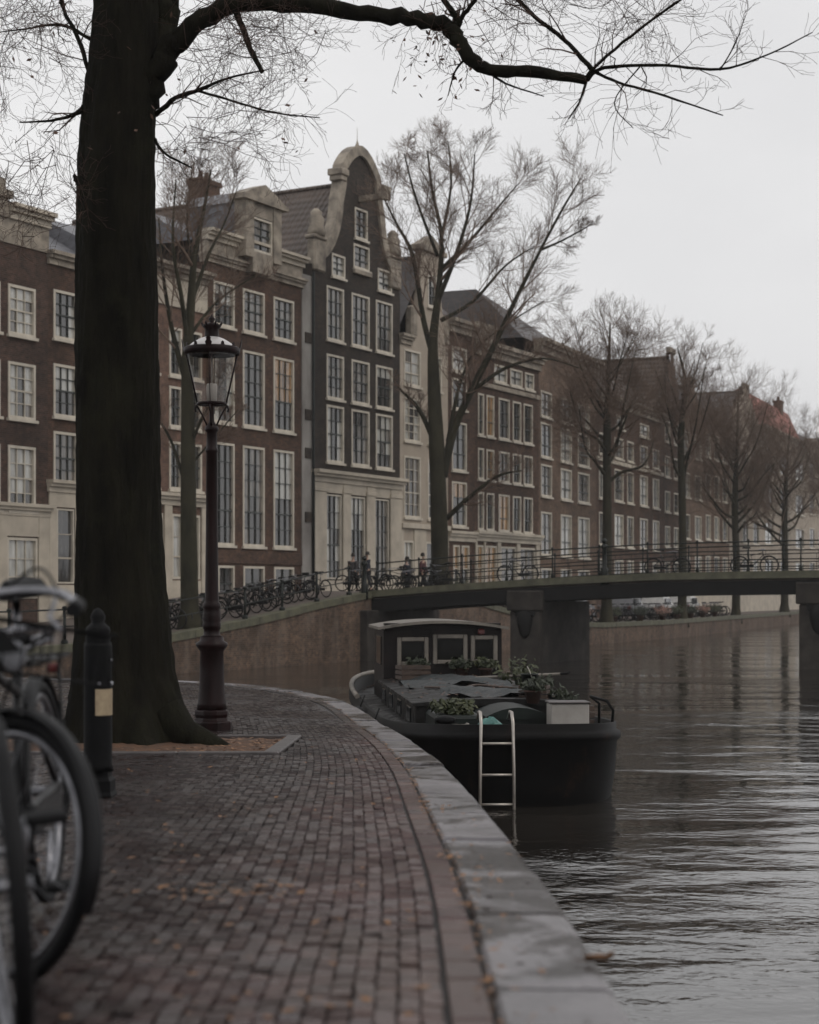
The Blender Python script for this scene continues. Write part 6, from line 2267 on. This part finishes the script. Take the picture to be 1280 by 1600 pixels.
mb.build('wheelhouse_roof', M['roofcabin'], boat)
mb = MB(); mb.box(-xw + .02, xw - .02, wy0 - .02, wy0 + .3, wz1 - .0, wz1 + .12); mb.build('roof_fascia', M['cabin'], boat)
mb = MB(); mb.box(.62, .74, wy0 - .1, wy0 - .045, 1.9, 2.0, bev=.02); mb.build('deck_lamp', M['red'], boat)
# low rail hoops, bollards
mb = MB()
for yy in (.9, 1.5):
    pass
mb.tube([(1.28, 1.2, .8), (1.30, 1.2, 1.1), (1.22, 1.2, 1.22), (1.22, 2.3, 1.22), (1.34, 2.3, 1.12), (1.34, 2.3, .8)], .02, 6)
mb.build('hoop_rail', M['iron_black'], boat)
for x in (-.95,):
    mb = MB(); mb.lathe([(.09, .6), (.09, .98), (.13, 1.0), (.13, 1.05), (.05, 1.08)], 10, (x, .75, 0)); mb.build('mooring_bitt', M['iron_black'], boat)
# things lying on the deck
def on_boat(name, label, cat, x, y, z, rz=0.0):
    p = boat.matrix_basis if False else (Matrix.Translation(boat.location) @ Matrix.Rotation(boat.rotation_euler.z, 4, 'Z'))
    q = p @ Vector((x, y, z))
    return thing(name, label, cat, tuple(q), boat.rotation_euler.z + rz)
e = on_boat('locker', 'white painted locker standing on the right side of the barge deck', 'locker', .72, 1.3, .85)
mb = MB(); mb.box(-.25, .25, -.18, .18, -.05, .34, bev=.012); mb.build('case', M['whitebox'], e)
mb = MB(); mb.box(-.27, .27, -.2, .2, .345, .37, bev=.012); mb.build('lid', M['kerb'], e)
e = on_boat('tarpaulin', 'crumpled teal tarpaulin bundle behind the steel ladder', 'tarpaulin', -.36, .8, .84)
mb = MB(); g = random.Random(9)
for i in range(13):
    for j in range(9):
        a_, b_ = 2 * pi * i / 12, pi / 2 * j / 8
        rr_ = 1 + .22 * sin(3 * a_ + j) + g.uniform(-.12, .12)
        mb.v.append((.2 * cos(a_) * cos(b_) * rr_, .18 * sin(a_) * cos(b_) * rr_, -.05 + .25 * sin(b_) * (1 + g.uniform(-.1, .1))))
for i in range(12):
    for j in range(8):
        a_ = i * 9 + j; b_ = ((i + 1) % 12) * 9 + j
        mb.face((a_, b_, b_ + 1, a_ + 1), 0, True)
tag(mb.build('tarpaulin_sheet', M['tarp'], e), '', '') if False else mb.build('sheet', M['tarp'], e)
e = on_boat('boat_hook', 'long pale wooden pole lying across the coach roof toward the right rail', 'pole', .3, 7.8, 1.2, -.15)
mb = MB(); mb.tube([(-.2, 0, 0), (.6, -.3, .05), (1.45, -.9, .12)], .025, 6); mb.build('shaft', M['roofcabin'], e)
mb = MB(); mb.tube([(1.45, -.9, .12), (1.55, -.97, .13), (1.6, -.93, .15)], .018, 5); mb.build('hook', M['iron_black'], e)
def sailcloth(label, x, y, w_, d_, m_, seed):
    e = on_boat('cover_sheet', label, 'cover', x, y, 1.13)
    g = random.Random(seed); mb = MB(); nx_, ny_ = 14, 12
    for i in range(nx_ + 1):
        for j in range(ny_ + 1):
            xx, yy = lerp(-w_, w_, i / nx_), lerp(-d_, d_, j / ny_)
            mb.v.append((xx + g.uniform(-.03, .03), yy + g.uniform(-.03, .03), .055 - .06 * (xx + x) ** 2 + .05 * sin(5 * xx + yy * 3 + seed) + g.uniform(0, .035)))
    for i in range(nx_):
        for j in range(ny_):
            a_ = i * (ny_ + 1) + j
            mb.face((a_, a_ + ny_ + 1, a_ + ny_ + 2, a_ + 1), 0, True)
    o = mb.build('sheet', M[m_], e)
    return e
M['sheet_grey'] = mat('wet_grey_sheet', (.03, .036, .037), (.01, .012, .012), rough=.3, rough2=.65, scale=3, bump=.6, bscale=7, dist=.05, spec=.25)
sailcloth('wet grey sheet spread over the front of the coach roof', .15, 4.0, .75, .8, 'sheet_grey', 2)
sailcloth('wrinkled dark wet sheet lying before the wheelhouse windows', -.1, 7.2, .85, 1.3, 'sheet_grey', 5)
shrub('planter', 'low green plants in a planter on the front left hatch of the barge', (Matrix.Translation(boat.location) @ Matrix.Rotation(boat.rotation_euler.z, 4, 'Z')) @ Vector((-.68, 1.9, 1.02)), .34, .22, 60, 'plant', pot=None, seed=31)
for i, (x, y, z, r_, h_, m_, lb) in enumerate(((1.0, 7.4, .92, .36, .6, 'plant', 'leafy yellow green plant in a pot right of the wheelhouse'), (1.12, 5.9, .92, .3, .35, 'plant_dark', 'small dark plant in a pot on the right side locker'), (.3, 9.25, 1.13, .26, .24, 'plant_dark', 'bushy plant in a pot under the middle wheelhouse window'), (.72, 9.25, 1.13, .2, .3, 'plant', 'yellowish plant in a pot under the right wheelhouse window'), (-.5, 9.1, 1.15, .22, .22, 'plant_dark', 'dark plant in a pot under the left wheelhouse window'), (.5, 2.75, 1.1, .2, .2, 'plant_dark', 'small trailing plant in a pot beside the companion hatch'), (1.05, 3.4, .85, .25, .3, 'plant_dark', 'sparse dark plant in a pot behind the white locker'))):
    p = (Matrix.Translation(boat.location) @ Matrix.Rotation(boat.rotation_euler.z, 4, 'Z')) @ Vector((x, y, z))
    shrub('potted_plant', lb, p, r_, h_, 34, m_, pot=.12, seed=40 + i)
def crate(label, x, y, z, rz, w_, d_, h_, m_):
    e = on_boat('crate', label, 'crate', x, y, z, rz)
    for zz in (0.0, h_ * .36, h_ * .72):
        for (a, b_, c, d) in ((-w_, w_, -d_, -d_ + .018), (-w_, w_, d_ - .018, d_), (-w_, -w_ + .018, -d_ + .019, d_ - .019), (w_ - .018, w_, -d_ + .019, d_ - .019)):
            m2 = MB(); m2.box(a, b_, c, d, zz + .01, zz + h_ * .3); m2.build('slat', M[m_], e)
    m2 = MB(); m2.box(-w_ + .02, w_ - .02, -d_ + .02, d_ - .02, .0, .015); m2.build('bottom', M[m_], e)
M['oldwood'] = mat('old_wet_wood', (.075, .045, .03), (.025, .016, .012), rough=.6, scale=6, stretch=(1, 6, 6), bump=.4)
crate('weathered brown crate on the coach roof left of the middle plants', -.62, 8.7, 1.14, .2, .26, .2, .24, 'oldwood')
crate('small tilted crate at the front edge of the coach roof', .62, 3.35, 1.13, -.35, .2, .16, .18, 'oldwood')
crate('dark slatted crate on the right deck behind the white locker', 1.05, 2.5, .82, .1, .2, .24, .26, 'oldwood')
e = on_boat('rope_coil', 'coil of pale rope on the left of the near deck', 'rope', -.8, .62, .84)
mb = MB()
pts = [Vector(((.13 + .012 * sin(i * 1.7)) * cos(i * .5), (.13 + .012 * sin(i * 1.7)) * sin(i * .5), .02 + .0024 * i)) for i in range(52)]
mb.tube(pts, .014, 5); mb.build('rope', M['roofcabin'], e)
e = on_boat('bucket', 'dark bucket standing on the coach roof near the right edge', 'bucket', .85, 5.2, 1.12)
mb = MB(); mb.lathe([(.1, 0), (.13, .26), (.14, .26), (.14, .275), (.12, .275), (.095, .03)], 14); mb.build('pail', M['greenpaint'], e)
mb = MB(); mb.ring((0, 0, .26), (1, 0, .3), .13, .006, 16, 4, a0=0, a1=pi); mb.build('handle', M['steel'], e)
e = on_boat('deck_hose', 'brown hose trailing across the coach roof', 'hose', 0, 5.4, 1.165)
mb = MB(); mb.tube([p for p, r_ in smooth([(Vector((-.7, .4, .0)), 0), (Vector((-.2, -.3, .03)), 0), (Vector((.1, .2, .04)), 0), (Vector((.5, -.2, .02)), 0), (Vector((.85, .3, -.02)), 0)], 5)], .02, 6); mb.build('tube', M['oldwood'], e)
for i, (yy, lb) in enumerate(((3.4, 'nearer black tyre fender hanging on the quay side of the barge'), (6.6, 'farther black tyre fender hanging on the quay side of the barge'))):
    p_ = hull_pt(pi, 1.02)
    e = on_boat('tyre_fender', lb, 'fender', -HB - .13, yy, .5)
    mb = MB(); mb.ring((0, 0, 0), (1, 0, 0), .24, .09, 24, 8); mb.build('tyre', M['rubber'], e)
    mb = MB(); mb.tube([(0, 0, .24), (.1, 0, .5)], .012, 5); mb.build('rope', M['rubber'], e)
# steel ladder hung on the near end
e = on_boat('ladder', 'bare steel ladder hanging from the near end of the barge down into the water', 'ladder', -.42, -.14, 0)
for x in (-.205, .205):
    mb = MB(); mb.tube([(x * .93, .32, 1.08), (x * .93, .2, 1.17), (x * .94, .06, 1.17), (x * .95, -.02, 1.05), (x, -.03, .5), (x * 1.03, -.03, -.3)], .021, 8); mb.build('side_rail', M['steel'], e)
for z in (.80, .42, .06):
    mb = MB(); mb.tube([(-.205, -.025, z), (.205, -.025, z)], .017, 8); mb.build('rung', M['steel'], e)

# ------------------------------------------------------------------ fallen leaves
lf = MB()
g = random.Random(15)
def leaf(p, s_):
    a_ = g.uniform(0, 2 * pi)
    d = Vector((cos(a_), sin(a_), g.uniform(-.25, .25))) * s_; n_ = Vector((-sin(a_), cos(a_), g.uniform(-.3, .3))) * s_ * .55
    lf.quad(p - d, p + n_, p + d * 1.1, p - n_)
for i in range(1100):
    s_ = 4 + 30 * g.random() ** 1.2; s_ += .25 * sin(s_ * 5); e_ = edge(s_, CW + .006 + g.gauss(0, .012) + (g.random() < .3) * g.uniform(-.05, .03)); e_.z += .008; leaf(e_, g.uniform(.005, .016))
for i in range(160):
    s_ = g.uniform(5, 13); e_ = edge(s_, g.uniform(.16, .34) if g.random() < .7 else g.uniform(.02, .3)); e_.z += .01; leaf(e_, g.uniform(.008, .02))
for i in range(420):
    Y = 3.2 + 14 * g.random() ** 1.6; x = g.uniform(-.25 * Y - .3, xe(Y) - .4); leaf(Vector((x, Y, gz(Y) + .009)), g.uniform(.007, .02))
for i in range(70):
    Y = 5.75 + g.gauss(0, .12); x = -.62 + g.gauss(0, .16); leaf(Vector((x, Y, gz(Y) + .01)), g.uniform(.01, .024))
for i in range(900):
    x, y = g.uniform(PIT[0], PIT[1]), g.uniform(PIT[2], PIT[3]); leaf(Vector((x, y, gz(y) + .002)), g.uniform(.012, .03))
lf.build('fallen_leaves', M['leaf'], kind='stuff')
lf = MB()
Mb = Matrix.Translation(boat.location) @ Matrix.Rotation(boat.rotation_euler.z, 4, 'Z')
for i in range(420):
    x, y = g.uniform(-1.15, 1.15), g.uniform(2.9, 9.5)
    leaf(Mb @ Vector((x, y, 1.17 - .05 * x * x + g.uniform(0, .06))), g.uniform(.015, .04))
for i in range(160):
    a_ = g.uniform(pi * .5, pi * 1.5); p_ = hull_pt(a_, 1.0); leaf(Mb @ Vector((p_.x * .88, p_.y, sheer(p_.y) - .2)), g.uniform(.015, .04))
lf.build('deck_leaves', M['leaf2'], kind='stuff')
e = thing('curled_leaf', 'curled orange leaf caught on the outer edge of the granite coping', 'leaf', tuple(edge(8.35, .015) + Vector((0, 0, .01))))
mb = MB()
for i in range(5):
    for j in range(3):
        mb.v.append((lerp(-.035, .04, i / 4), (j - 1) * .02 * (1 - abs(i - 2) / 2.4), .006 + .016 * abs(j - 1) + .012 * (i == 4)))
for i in range(4):
    for j in range(2):
        a_ = i * 3 + j
        mb.face((a_, a_ + 3, a_ + 4, a_ + 1), 0, True)
mb.build('blade', M['leaf'], e)
mb = MB(); mb.tube([(-.035, 0, .006), (-.06, .005, .012)], .002, 4); mb.build('stalk', M['leaf2'], e)

# ------------------------------------------------------------------ mist
mb = MB()
mb.box(-150, 260, -40, 420, -2.0, 45)
hz = mb.build('haze', bpy.data.materials.new('mist'), kind='stuff')
hm = hz.data.materials[0]
hm.use_nodes = True
hn = hm.node_tree
hn.nodes.clear()
ho = hn.nodes.new('ShaderNodeOutputMaterial')
pv = hn.nodes.new('ShaderNodeVolumePrincipled')
pv.inputs['Color'].default_value = (.86, .85, .85, 1)
pv.inputs['Density'].default_value = .0004
pv.inputs['Anisotropy'].default_value = 0.0
hn.links.new(pv.outputs[0], ho.inputs['Volume'])
